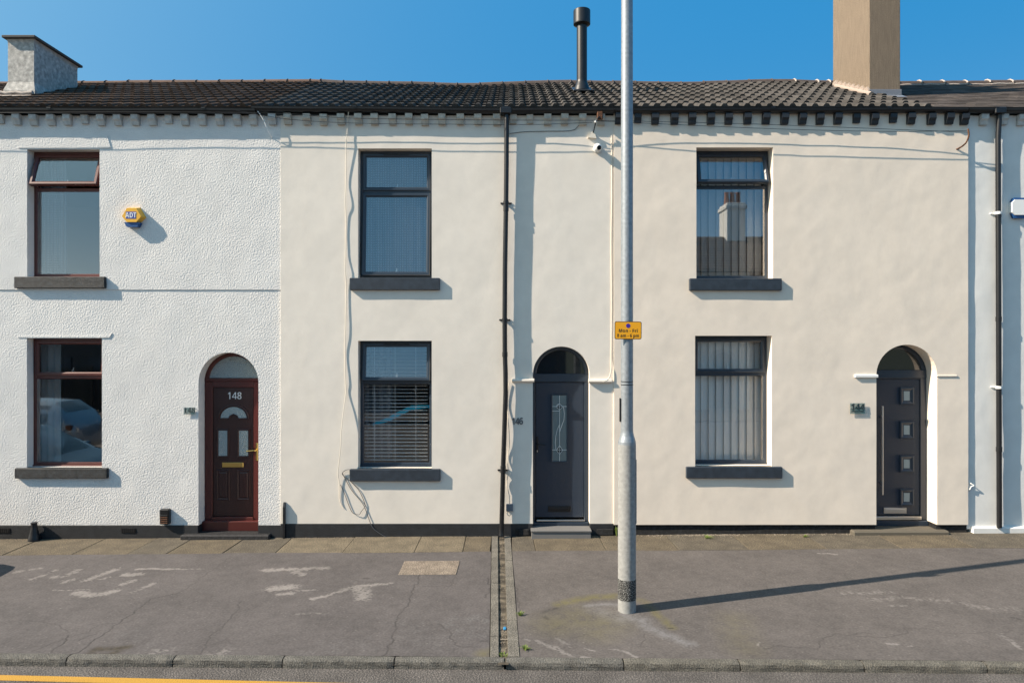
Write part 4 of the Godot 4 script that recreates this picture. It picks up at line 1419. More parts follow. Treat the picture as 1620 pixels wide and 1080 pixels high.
	corbels(h, xs, M.corbel_white, 0.0)
	# stub chimney with a thin stone slab
	var c := MB.new()
	chimney_body(c, -8.50, -8.06, -1.2, -2.35, 6.6, 8.02, 0.045)
	var ch := add(h, "chimney", c, M.chimney_cement)
	c = MB.new()
	c.box(-8.56, -8.00, 8.021, 8.065, -2.42, -1.13, 0.008)
	add(ch, "cap_slab", c, M.slab_stone)
	c = MB.new()
	var lead := []
	for k in 8:
		lead.append(Vector3(-8.64 + k * 0.09, 7.075 + 0.012 * sin(k * 2.1), -1.10))
	c.tube(lead, 0.035, 6)
	c.prism([[-1.20, 7.03], [-1.02, 6.985], [-1.02, 7.0], [-1.20, 7.12]], 0, -8.66, -8.02)
	add(ch, "flashing", c, M.ridge_mortar)


# a chimney stack that flares slightly at its foot
func chimney_body(b: MB, x0: float, x1: float, zf: float, zb: float, y0: float, y1: float, flare: float) -> void:
	var ys := [y0, y0 + 0.55, y0 + 0.70, y1 - 0.06, y1]
	var fl := [flare, flare, 0.0, 0.0, 0.012]
	for k in 4:
		var a: float = fl[k]
		var c: float = fl[k + 1]
		var p := [Vector3(x0 - a, ys[k], zf + a), Vector3(x1 + a, ys[k], zf + a), Vector3(x1 + a, ys[k], zb), Vector3(x0 - a, ys[k], zb)]
		var q := [Vector3(x0 - c, ys[k + 1], zf + c), Vector3(x1 + c, ys[k + 1], zf + c), Vector3(x1 + c, ys[k + 1], zb), Vector3(x0 - c, ys[k + 1], zb)]
		for e in 4:
			var f := (e + 1) % 4
			b.quad(p[e], p[f], q[f], q[e])
		if k == 3:
			b.quad(q[0], q[1], q[2], q[3])


func house_146(nz: FastNoiseLite) -> void:
	var h := thing("terraced_house", "cream rendered terraced house with black flue, downpipe and lace curtains", "house", "terraced houses in the row")
	var x0 := -3.491
	var x1 := 1.535
	var fz := 0.010
	var up := opening(-2.322, -1.211, 3.884, 5.839)
	var low := opening(-2.322, -1.211, 1.013, 2.940)
	var dr := opening(0.315, 1.173, -0.1, 2.425, true)
	var b := MB.new()
	facade(b, x0, x1, 0.183, 6.46, fz, [up, low, opening(dr.x0, dr.x1, 0.183, dr.y1, true)], nz, 0.003)
	add(h, "wall", b, M.cream_render)
	b = MB.new()
	room_shell(b, x0, x1, fz)
	add(h, "room_shell", b, M.room_paint)
	for e in [[x0, dr.x0], [dr.x1, x1]]:
		b = MB.new()
		b.box(e[0] + 0.001, e[1] - 0.001, -0.3, 0.183 + 0.002, -0.29, fz + 0.008, 0.005)
		add(h, "plinth", b, M.plinth_paint)
	window_unit(h, up, -0.145, 5.214, M.anthracite, 0.0, 3.6, true, true, [-2.441, -1.087, 3.703, fz], M.sill_paint, "window with its large lower light pushed slightly open")
	window_unit(h, low, -0.145, 2.311, M.anthracite, 6.0, 0.0, false, true, [-2.441, -1.078, 0.832, fz], M.sill_paint, "ground floor window with its top light ajar", ["pane_glass", "clear_glass"])
	var d := part_node(h, "door")
	d.set_meta("label", "anthracite door with a tall leaded glass light")
	var z := -0.14
	var la := 0.358
	var lb := 1.103
	var lt := 2.301
	door_frame(d, dr, z, 0.11, la, lb, lt, [2.311, 2.437], M.anthracite, M.dark_glass)
	pane_box(d, "leaf", la, lb, 0.240, lt, z - 0.06, z - 0.014, M.anthracite_door, 0.004)
	z -= 0.014
	b = MB.new()
	b.ring(0.600, 0.857, 1.080, 2.126, [[0.0, z], [0.004, z + 0.012], [0.014, z + 0.012], [0.022, z + 0.005]])
	add(d, "light_frame", b, M.anthracite)
	var gx0 := 0.600 + 0.02
	var gx1 := 0.857 - 0.02
	var gy0 := 1.080 + 0.02
	var gy1 := 2.126 - 0.02
	pane_box(d, "tall_pane", gx0, gx1, gy0, gy1, z, z + 0.004, M.tinted_glass)
	# leaded pattern
	b = MB.new()
	var gz := z + 0.006
	var cx := (gx0 + gx1) * 0.5
	var lx := gx1 - gx0
	var ht := gy1 - gy0
	for line in [[Vector2(0.5, 0.0), Vector2(0.5, 1.0)], [Vector2(0.0, 0.83), Vector2(1.0, 0.83)], [Vector2(0.0, 0.76), Vector2(0.5, 0.76)], [Vector2(0.0, 0.17), Vector2(1.0, 0.17)],
			[Vector2(0.5, 0.87), Vector2(0.75, 0.825), Vector2(0.5, 0.78), Vector2(0.25, 0.825), Vector2(0.5, 0.87)], [Vector2(0.25, 0.825), Vector2(0.35, 0.86), Vector2(0.5, 0.87)],
			[Vector2(0.5, 0.235), Vector2(0.72, 0.165), Vector2(0.5, 0.10), Vector2(0.28, 0.165), Vector2(0.5, 0.235)],
			[Vector2(0.78, 0.82), Vector2(0.84, 0.72), Vector2(0.80, 0.62), Vector2(0.62, 0.52), Vector2(0.5, 0.44)], [Vector2(0.5, 0.56), Vector2(0.34, 0.48), Vector2(0.24, 0.38), Vector2(0.20, 0.28), Vector2(0.24, 0.18)]]:
		var path := []
		for p in line:
			path.append(Vector3(gx0 + p.x * lx, gy0 + p.y * ht, gz))
		b.tube(path, 0.0042, 5)
	add(d, "leading", b, M.lead_line)
	b = MB.new()
	b.prism([[cx, gy0 + 0.225 * ht], [cx + 0.19 * lx, gy0 + 0.165 * ht], [cx, gy0 + 0.11 * ht], [cx - 0.19 * lx, gy0 + 0.165 * ht]], 2, z + 0.003, z + 0.008)
	add(d, "black_bevel", b, M.black_plastic)
	b = MB.new()
	b.prism([[cx, gy0 + 0.86 * ht], [cx + 0.19 * lx, gy0 + 0.825 * ht], [cx, gy0 + 0.79 * ht], [cx - 0.19 * lx, gy0 + 0.825 * ht]], 2, z + 0.003, z + 0.008)
	add(d, "grey_bevel", b, M.dark_glass)
	b = MB.new()
	b.box(0.552, 0.900, 0.322, 0.414, z, z + 0.010, 0.004)
	b.box(0.581, 0.871, 0.347, 0.390, z + 0.006, z + 0.016, 0.004)
	add(d, "letterbox", b, M.black_plastic)
	b = MB.new()
	var hx := 0.387
	b.box(hx - 0.016, hx + 0.016, 1.229, 1.480, z, z + 0.012, 0.004)
	b.tube([Vector3(hx, 1.364, z), Vector3(hx, 1.364, z + 0.05), Vector3(hx + 0.03, 1.364, z + 0.056), Vector3(hx + 0.12, 1.354, z + 0.055)], 0.010, 8)
	add(d, "handle", b, M.black_plastic)
	pane_box(d, "keyhole", hx - 0.007, hx + 0.007, 1.238, 1.267, z + 0.011, z + 0.014, M.steel, 0.001)
	pane_box(d, "threshold", dr.x0 + 0.06, dr.x1 - 0.06, 0.185, 0.209, -0.24, -0.115, M.steel, 0.003)
	pane_box(d, "cill", dr.x0 + 0.003, dr.x1 - 0.003, 0.115, 0.175, -0.24, -0.09, M.anthracite, 0.004)
	b = MB.new()
	b.box(0.282, 1.183, 0.100, 0.124, -0.25, 0.175, 0.004)
	b.box(0.291, 1.174, -0.1, 0.099, -0.25, 0.160, 0.004)
	add(h, "doorstep", b, M.step_slab)
	# imposts at the springing of the arch
	b = MB.new()
	b.prism([[fz - 0.02, 0.0], [fz + 0.028, -0.004], [fz + 0.050, 0.018], [fz + 0.045, 0.045], [fz - 0.02, 0.052]], 0, 0.000, 0.334)
	add(h, "impost", b, M.cream_render).position.y = 2.320
	b = MB.new()
	b.prism([[fz - 0.02, 0.0], [fz + 0.028, -0.004], [fz + 0.060, 0.018], [fz + 0.055, 0.045], [fz - 0.02, 0.055]], 0, 1.154, 1.497)
	add(h, "impost", b, M.cream_render).position.y = 2.310
	roof(h, -3.79, 1.55, "dark")
	gutter(h, -3.891, -0.094, 6.432, 6.398, [-2.35])
	gutter(h, -0.085, 1.530, 6.398, 6.402, [])
	# outlet over the downpipe
	b = MB.new()
	b.box(-0.179, -0.009, 6.325, 6.42, 0.02, 0.152, 0.01)
	add(h, "gutter_outlet", b, M.black_plastic)
	var px := [[801.5, 186, 0.085], [801.5, 200, 0.078], [801.3, 260, 0.075], [800.5, 330, 0.075], [799, 420, 0.072], [798.5, 505, 0.072], [798.8, 560, 0.074], [799.8, 590, 0.078], [800, 620, 0.080], [798, 680, 0.076], [796, 740, 0.074], [794.5, 800, 0.076], [793.5, 836, 0.084], [792.8, 846, 0.11]]
	var path := [Vector3(-0.081, 6.34, 0.085)]
	for p in px:
		path.append(Vector3((p[0] - 810.0) * 0.00947, 2.93 + (540.0 - p[1]) * 0.00947, p[2] + fz))
	downpipe(h, path, fz, [5.009, 3.254, 0.994], M.black_plastic)
	var xs := []
	for p in [454, 484, 511, 538, 566, 592, 620, 646, 671, 699, 728, 756, 786, 812, 839, 867, 894, 922, 952]:
		xs.append((p - 810) * 0.00946)
	corbels(h, xs, M.corbel_cream, fz)
	# stove flue through the roof
	var f := MB.new()
	var base := roof_point(1.235, 2.06, 0.0)
	f.lathe([[0.092, -0.2], [0.092, 1.18]], base, 28)
	var fl := add(h, "flue", f, M.black_metal)
	f = MB.new()
	f.lathe([[0.0, 1.17], [0.10, 1.175], [0.148, 1.20], [0.150, 1.215], [0.150, 1.44], [0.146, 1.447], [0.0, 1.447]], base, 28)
	add(fl, "cowl", f, M.black_metal)
	f = MB.new()
	f.lathe([[0.145, -0.02], [0.150, 0.02], [0.125, 0.10], [0.098, 0.17], [0.094, 0.21]], base, 28)
	add(fl, "storm_collar", f, M.black_metal)
	f = MB.new()
	f.box(-0.17, 0.17, -0.02, 0.012, -0.2, 0.24, 0.008)
	var fla := add(fl, "flashing", f, M.black_metal)
	fla.transform = Transform3D(Basis(Vector3.RIGHT, PITCH), base + Vector3(0, 0.065, 0))


func house_144(nz: FastNoiseLite) -> void:
	var h := thing("terraced_house", "beige rendered terraced house with vertical blinds and long handled door", "house", "terraced houses in the row")
	var x0 := 1.535
	var x1 := 6.867
	var fz := 0.035
	var up := opening(2.775, 3.929, 3.874, 5.848)
	var low := opening(2.756, 3.910, 1.051, 3.016)
	var dr := opening(5.484, 6.399, -0.1, 2.425, true)
	var b := MB.new()
	facade(b, x0, x1, 0.174, 6.46, fz, [up, low, opening(dr.x0, dr.x1, 0.174, dr.y1, true)], nz, 0.004)
	add(h, "wall", b, M.beige_render)
	b = MB.new()
	room_shell(b, x0, x1, fz)
	add(h, "room_shell", b, M.room_paint)
	for e in [[x0, dr.x0], [dr.x1, x1]]:
		b = MB.new()
		b.box(e[0] + 0.001, e[1] - 0.001, -0.3, 0.174 + 0.001, -0.27, fz - 0.03, 0.004)
		add(h, "plinth", b, M.plinth_worn)
	window_unit(h, up, -0.165, 5.295, M.anthracite, 16.0, 0.0, false, false, [2.661, 4.044, 3.693, fz], M.sill_paint, "window with its top light propped wide open")
	window_unit(h, low, -0.165, 2.436, M.anthracite, 0.0, 0.0, false, false, [2.613, 4.053, 0.880, fz], M.sill_paint, "ground floor window with closed vertical blinds", ["clear_glass", "clear_glass"])
	var d := part_node(h, "door")
	d.set_meta("label", "anthracite door with four square lights and a long steel pull handle")
	var z := -0.225
	var la := 5.548
	var lb := 6.299
	var lt := 2.345
	door_frame(d, dr, z, 0.10, la, lb, lt, [2.365, 2.491], M.anthracite, M.dark_glass)
	pane_box(d, "leaf", la, lb, 0.249, lt, z - 0.06, z - 0.014, M.anthracite_door, 0.004)
	z -= 0.014
	for y in [[640, 612], [694, 666], [747, 720], [800, 773]]:
		var ya: float = 2.93 + (540.0 - y[0]) * 0.00975
		var yb: float = 2.93 + (540.0 - y[1]) * 0.00975
		b = MB.new()
		b.ring(5.987, 6.206, ya, yb, [[0.0, z], [0.004, z + 0.020], [0.022, z + 0.022], [0.052, z + 0.006], [0.064, z + 0.006]])
		add(d, "light_frame", b, M.anthracite)
		pane_box(d, "square_pane", 5.987 + 0.06, 6.206 - 0.06, ya + 0.06, yb - 0.06, z + 0.001, z + 0.005, M.frosted_glass, 0.0)
	b = MB.new()
	var hx := 5.695
	b.tube([Vector3(hx, 0.577, z + 0.055), Vector3(hx, 1.938, z + 0.055)], 0.016, 14)
	for y in [1.763, 0.752]:
		b.tube([Vector3(hx, y, z), Vector3(hx, y, z + 0.055)], 0.010, 8)
	add(d, "pull_handle", b, M.steel, "long brushed steel bar handle")
	b = MB.new()
	b.box(5.743, 6.094, 0.278, 0.366, z, z + 0.010, 0.003)
	b.box(5.762, 6.074, 0.297, 0.346, z + 0.006, z + 0.015, 0.003)
	add(d, "letterbox", b, M.steel)
	pane_box(d, "threshold", dr.x0 + 0.03, lb + 0.004, 0.186, 0.239, -0.30, -0.19, M.steel, 0.004)
	pane_box(d, "cill", dr.x0 + 0.003, dr.x1 - 0.003, 0.10, 0.174, -0.30, -0.17, M.anthracite, 0.004)
	b = MB.new()
	b.box(5.100, 6.545, -0.05, 0.098, -0.29, 0.115, 0.02)
	add(h, "doorstep", b, M.step_stone)
	b = MB.new()
	b.box(5.150, 5.503, 2.386, 2.434, fz - 0.01, fz + 0.03, 0.008)
	add(h, "impost", b, M.white_plastic)
	b = MB.new()
	b.box(6.390, 6.695, 2.401, 2.425, fz - 0.014, fz + 0.012, 0.004)
	add(h, "impost", b, M.beige_render)
	roof(h, 1.55, 6.28, "dark")
	gutter(h, 1.539, 6.809, 6.402, 6.408, [3.891, 5.619])
	var xs := []
	for p in [980, 1010, 1037, 1067, 1095, 1125, 1154, 1183, 1213, 1242, 1270, 1298, 1326, 1357, 1385, 1415, 1443, 1474, 1503, 1527]:
		xs.append((p - 810) * 0.00946)
	corbels(h, xs, M.corbel_dark, fz)
	# tall rendered chimney
	var c := MB.new()
	c.box(6.06, 6.59, 6.6, 9.42, -2.58, -1.27, 0.01)
	var ch := add(h, "chimney", c, M.chimney_render)
	c = MB.new()
	c.box(6.00, 6.65, 9.421, 9.52, -2.64, -1.21, 0.01)
	add(ch, "oversailing_course", c, M.chimney_render)
	for k in 3:
		c = MB.new()
		c.lathe([[0.13, 9.52], [0.12, 9.64], [0.10, 9.94], [0.115, 9.98], [0.115, 10.04], [0.08, 10.04], [0.08, 9.74]], Vector3(6.325, 0, -1.5 - k * 0.42), 16)
		add(ch, "chimney_pot", c, M.terracotta)
	c = MB.new()
	c.box(6.05, 6.605, 7.03, 7.20, -1.27, -1.255, 0.004)
	c.prism([[-1.255, 7.075], [-1.10, 7.0], [-1.10, 7.012], [-1.255, 7.10]], 0, 6.04, 6.61)
	add(ch, "lead_apron", c, M.lead)
	# stepped mortar flashing up the sunny side
	for k in 8:
		c = MB.new()
		var s0 := roof_point(6.06, 1.52 + k * 0.175, 0.0)
		c.prism([[s0.z + 0.02, s0.y + 0.0], [s0.z + 0.02, s0.y + 0.10], [s0.z - 0.02, s0.y + 0.17], [s0.z - 0.17, s0.y + 0.175], [s0.z - 0.17, s0.y + 0.02]], 0, 6.035, 6.062)
		add(ch, "stepped_flashing", c, M.mortar)
	c = MB.new()
	var fil := []
	for k in 14:
		fil.append(roof_point(6.02 + 0.012 * sin(k * 2.0), 1.38 + k * 0.108, 0.045))
	c.tube(fil, 0.045, 6)
	add(ch, "mortar_fillet", c, M.mortar)


func house_142(nz: FastNoiseLite) -> void:
	var h := thing("terraced_house", "pale white rendered terraced house with slate roof beside the beige one", "house", "terraced houses in the row")
	var x0 := 6.867
	var x1 := 10.7
	var b := MB.new()
	facade(b, x0, x1, 0.10, 6.46, 0.0, [], nz, 0.006)
	add(h, "wall", b, M.pale_render)
	b = MB.new()
	room_shell(b, x0, x1, 0.0)
	add(h, "room_shell", b, M.room_paint)
	b = MB.new()
	b.prism([[-0.28, -0.2], [0.055, -0.2], [0.060, 0.125], [0.03, 0.145], [-0.28, 0.15]], 0, 6.933, x1)
	add(h, "plinth", b, M.pale_render)
	roof(h, 6.28, 10.75, "slate")
	gutter(h, 6.819, x1, 6.408, 6.40, [7.225])
	b = MB.new()
	b.box(7.197, 7.367, 6.325, 6.42, 0.02, 0.152, 0.01)
	add(h, "gutter_outlet", b, M.black_plastic)
	var path := [Vector3(7.303, 6.34, 0.08), Vector3(7.303, 6.2, 0.07)]
	for k in 16:
		var y := 6.0 - k * 0.39
		path.append(Vector3(7.294 + 0.02 * k / 16.0, y, 0.066))
	path.append(Vector3(7.313, 0.14, 0.066))
	downpipe(h, path, 0.0, [4.856, 2.243], M.white_plastic)
	var xs := []
	for p in [1560, 1592, 1620, 1648, 1676, 1704]:
		xs.append((p - 810) * 0.00946)
	corbels(h, xs, M.corbel_white, 0.0)


# ---------- across the street: only mirrored in the windows ----------
func far_house(x0: float, x1: float, wall: String, label: String) -> void:
	var h := thing("terraced_house", label, "house", "terraced houses across the street")
	var zf := 19.2
	var gy := -0.1
	var b := MB.new()
	b.box(x0, x1, gy - 0.2, 6.0, zf, zf + 7.0)
	add(h, "wall", b, M[wall])
	b = MB.new()
	b.prism([[zf - 0.15, 5.95], [zf + 3.5, 8.05], [zf + 7.15, 5.95]], 0, x0, x1)
	var rf := add(h, "roof", b, M.slate_roof)
	for k in 14:
		var t := MB.new()
		var s := k * 0.29
		var z := zf - 0.17 + s * 0.866
		var y := 5.955 + s * 0.5
		t.prism([[z, y], [z + 0.27, y + 0.158], [z + 0.27, y + 0.17], [z - 0.01, y + 0.03]], 0, x0, x1)
		add(rf, "slate_course", t, M["slate_%d" % (k % 4)])
	b = MB.new()
	var cx := x0 + 0.35
	b.box(cx - 0.45, cx + 0.45, 7.2, 9.6, zf + 2.9, zf + 4.1, 0.02)
	var ch := add(h, "chimney", b, M.pale_render)
	b = MB.new()
	b.box(cx - 0.52, cx + 0.52, 9.3, 9.48, zf + 2.83, zf + 4.17, 0.02)
	add(ch, "oversailing_course", b, M.pale_render)
	for k in 3:
		b = MB.new()
		b.lathe([[0.14, 9.6], [0.12, 9.8], [0.10, 10.1], [0.12, 10.15], [0.12, 10.2], [0.0, 10.2]], Vector3(cx - 0.28 + k * 0.28, 0, zf + 3.5), 14)
		add(ch, "chimney_pot", b, M.terracotta)
	for w in [[0.28, 3.6, 5.2], [0.28, 0.9, 2.5], [0.78, 3.6, 5.2]]:
		var xc: float = lerpf(x0, x1, w[0])
		b = MB.new()
		b.ring(xc - 0.55, xc + 0.55, w[1], w[2], [[0.0, zf + 0.02], [0.0, zf - 0.03], [0.08, zf - 0.03], [0.08, zf + 0.02]])
		b.box(xc - 0.5, xc + 0.5, w[2] - 0.55, w[2] - 0.48, zf - 0.028, zf + 0.01)
		var f := add(h, "window", b, M.white_plastic)
		pane_box(f, "pane", xc - 0.5, xc + 0.5, w[1] + 0.06, w[2] - 0.06, zf - 0.012, zf + 0.0, M.dark_glass)
		pane_box(f, "sill", xc - 0.7, xc + 0.7, w[1] - 0.16, w[1] - 0.002, zf - 0.09, zf + 0.02, M.stone_trim)
	var xd: float = lerpf(x0, x1, 0.78)
	b = MB.new()
	var arch := [[xd - 0.62, gy], [xd - 0.62, 2.0]]
	for k in range(1, 13):
		arch.append([xd - 0.62 * cos(PI * k / 12.0), 2.0 + 0.62 * sin(PI * k / 12.0)])
	arch.append([xd + 0.62, gy])
	b.prism(arch, 2, zf - 0.06, zf + 0.02)
	var dr := add(h, "door", b, M.stone_trim)
	b = MB.new()
	arch = [[xd - 0.45, gy + 0.1], [xd - 0.45, 2.0]]
	for k in range(1, 13):
		arch.append([xd - 0.45 * cos(PI * k / 12.0), 2.0 + 0.45 * sin(PI * k / 12.0)])
	arch.append([xd + 0.45, gy + 0.1])
	b.prism(arch, 2, zf - 0.075, zf - 0.055)
	add(dr, "leaf", b, M.anthracite_door)


func across_the_street() -> void:
	var b := MB.new()
	b.quad(Vector3(-40, -0.06, 19.3), Vector3(40, -0.06, 19.3), Vector3(40, -0.06, 15.1), Vector3(-40, -0.06, 15.1))
	b.quad(Vector3(40, -0.06, 15.1), Vector3(40, -0.5, 14.98), Vector3(-40, -0.5, 14.98), Vector3(-40, -0.06, 15.1))
	structure("pavement_opposite", b, M.asphalt)
	far_house(5.0, 10.4, "beige_render", "beige terraced house across the street with tall pale chimney")
	far_house(10.42, 15.8, "brick_red", "red brick terraced house across the street")
	# timber fence and clipped hedge on the open plot
	var f := thing("timber_fence", "dark timber picket fence across the street", "fence", "", Vector3(-11, 0, 18.6))
	for k in 6:
		b = MB.new()
		b.box(-12.0 + k * 5.0 - 0.05, -12.0 + k * 5.0 + 0.05, -0.2, 1.9, -0.05, 0.05, 0.005)
		add(f, "post", b, M.fence_wood)
	for y in [0.35, 1.5]:
		b = MB.new()
		b.box(-12.2, 13.2, y, y + 0.09, 0.051, 0.09)
		add(f, "rail", b, M.fence_wood)
	b = MB.new()
	b.prism([[-0.06, -0.12], [0.06, -0.12], [0.06, 1.72], [0.0, 1.80], [-0.06, 1.72]], 2, 0.0915, 0.112)
	var picket := b.mesh()
	for k in 140:
		add(f, "picket", picket, M.fence_wood).position = Vector3(-12.1 + k * 0.18, rng.randf_range(-0.02, 0.02), 0)
	var gr := thing("lock_up_garage", "low dark brick garage block behind the timber fence across the street", "garage")
	b = MB.new()
	b.box(-24.0, 2.5, -0.4, 3.3, 21.0, 26.0)
	add(gr, "wall", b, M.brick_dark)
	b = MB.new()
	b.box(-24.2, 2.7, 3.301, 3.48, 20.8, 26.2, 0.02)
	add(gr, "roof", b, M.slab_stone)
	for k in 8:
		b = MB.new()
		b.box(-22.8 + k * 3.2, -20.4 + k * 3.2, -0.35, 2.2, 20.95, 21.01, 0.01)
		add(gr, "garage_door", b, M.anthracite)
	car("parked_car", "dark blue hatchback parked on the pavement", Vector3(-9.28, 0, 2.18), 0.0, mat("car_navy", lin(0.012, 0.022, 0.045), 0.25), 0.0)
	car("parked_car", "pale grey crossover parked in the road", Vector3(-13.3, 0, 7.7), PI, mat("car_silver", lin(0.34, 0.37, 0.40), 0.3, 0.4), 0.12)


# stations along the car from tail to nose: x, sill, belt, roof, half width, roof half width
func car(called: String, label: String, at: Vector3, turn: float, paint: Material, tall: float) -> void:
	paint.clearcoat_enabled = true
	paint.clearcoat = 1.0
	paint.clearcoat_roughness = 0.03
	at.y = (ground_y(at.x, at.z) if at.z < 3.6 else road_y(at.x))
	var t := thing(called, label, "car", "parked cars", at)
	t.rotation.y = turn
	var st := [[-1.98, 0.42, 0.80, 0.84, 0.62, 0.50], [-1.90, 0.28, 0.90, 0.98, 0.76, 0.62], [-1.70, 0.22, 0.94, 1.20, 0.84, 0.66], [-1.35, 0.20, 0.95, 1.42, 0.87, 0.62], [-0.8, 0.19, 0.94, 1.47, 0.88, 0.60], [-0.2, 0.19, 0.93, 1.48, 0.88, 0.60], [0.25, 0.19, 0.92, 1.43, 0.88, 0.60], [0.65, 0.20, 0.92, 1.20, 0.88, 0.64], [1.0, 0.20, 0.91, 0.97, 0.87, 0.74], [1.4, 0.21, 0.84, 0.89, 0.85, 0.72], [1.75, 0.23, 0.74, 0.79, 0.78, 0.60], [1.90, 0.30, 0.62, 0.68, 0.62, 0.42], [1.94, 0.38, 0.52, 0.56, 0.40, 0.25]]
	var rings := []
	for s in st:
		var k: float = 1.0 + tall
		var y0: float = s[1] * (1.0 + tall * 2.0)
		var yb: float = s[2] * k
		var yr: float = s[3] * k
		var w: float = s[4]
		var wr: float = s[5]
		var half := [Vector2(0.0, y0), Vector2(w * 0.86, y0), Vector2(w * 0.97, y0 + 0.07), Vector2(w, lerpf(y0, yb, 0.45)), Vector2(w * 0.985, lerpf(y0, yb, 0.8)), Vector2(w * 0.95, yb), Vector2(lerpf(w * 0.95, wr, 0.5), lerpf(yb, yr, 0.5)), Vector2(wr, yr - (yr - yb) * 0.12), Vector2(wr * 0.8, yr), Vector2(0.0, yr + 0.015)]
		var ring := []
		for p in half:
			ring.append(Vector3(s[0], p.y, p.x))
		for q in range(half.size() - 2, 0, -1):
			ring.append(Vector3(s[0], half[q].y, -half[q].x))
		rings.append(ring)
	var tool := SurfaceTool.new()
	tool.begin(Mesh.PRIMITIVE_TRIANGLES)
	tool.set_smooth_group(0)
	var n: int = rings[0].size()
	for i in rings.size() - 1:
		for k in n:
			var l := (k + 1) % n
			for v in [rings[i][k], rings[i + 1][k], rings[i + 1][l], rings[i][k], rings[i + 1][l], rings[i][l]]:
				tool.add_vertex(v)
	for k in range(1, n - 1):
		for v in [rings[0][0], rings[0][k], rings[0][k + 1], rings[-1][0], rings[-1][k + 1], rings[-1][k]]:
			tool.add_vertex(v)
	tool.generate_normals()
	add(t, "body", tool.commit(), paint)
	# glass a few millimetres proud of the shell
	for side in [-1.0, 1.0]:
		for w in [[3, 5, 0.06], [5, 7, 0.06]]:
			var b := MB.new()
			for i in range(w[0], w[1]):
				var a: Array = rings[i]
				var c: Array = rings[i + 1]
				var q := []
				for e in [[a, 5], [c, 5], [c, 7], [a, 7]]:
					var p: Vector3 = e[0][e[1]]
					p.z = (p.z + 0.012) * side
					p.y += 0.03 if e[1] == 5 else -0.02
					q.append(p)
				b.quad(q[0], q[1], q[2], q[3])
			add(t, "side_window", b, M.car_glass)
	for w in [[6, 8, "windscreen"], [2, 3, "rear_window"]]:
		var b := MB.new()
		var a: Array = rings[w[0]]
		var c: Array = rings[w[1]]
		var q := [a[8] + Vector3(0.01, 0.01, 0), c[8] + Vector3(0.01, 0.015, 0), c[n - 8] + Vector3(0.01, 0.015, 0), a[n - 8] + Vector3(0.01, 0.01, 0)]
		if w[0] == 2:
			q = [a[8] + Vector3(-0.02, 0.01, 0), c[8] + Vector3(-0.02, 0.01, 0), c[n - 8] + Vector3(-0.02, 0.01, 0), a[n - 8] + Vector3(-0.02, 0.01, 0)]
		b.quad(q[0], q[1], q[2], q[3])
		add(t, w[2], b, M.car_glass)
	for x in [-1.25, 1.22]:
		for side in [-1.0, 1.0]:
			var wl := part_node(t, "wheel")
			var r := 0.31 + tall * 0.3
			var turned := Basis(Vector3.RIGHT, PI / 2)
			var b := MB.new()
			b.lathe([[r * 0.66, -0.1], [r * 0.93, -0.1], [r, -0.07], [r, 0.07], [r * 0.93, 0.1], [r * 0.66, 0.1]], Vector3(x, r, side * 0.80), 24, turned)
			add(wl, "tyre", b, M.tyre)
			b = MB.new()
			b.lathe([[0.0, -0.085], [r * 0.2, -0.09], [r * 0.66, -0.06], [r * 0.66, 0.06], [r * 0.2, 0.09], [0.0, 0.085]], Vector3(x, r, side * 0.80), 10, turned)
			add(wl, "rim", b, M.steel)
	for side in [-1.0, 1.0]:
		var b := MB.new()
		b.box(1.60, 1.86, 0.60 * (1.0 + tall), 0.70 * (1.0 + tall), side * 0.62 - 0.10, side * 0.62 + 0.10, 0.03)
		add(t, "headlight", b, M.frosted_glass)
		b = MB.new()
		b.box(-1.93, -1.78, 0.78 * (1.0 + tall), 0.92 * (1.0 + tall), side * 0.68 - 0.09, side * 0.68 + 0.09, 0.03)
		add(t, "tail_light", b, M.terracotta)
		b = MB.new()
		b.box(0.62, 0.76, 0.93 * (1.0 + tall), 1.04 * (1.0 + tall), side * 0.95 - 0.1, side * 0.95 + 0.08, 0.03)
		add(t, "wing_mirror", b, paint)


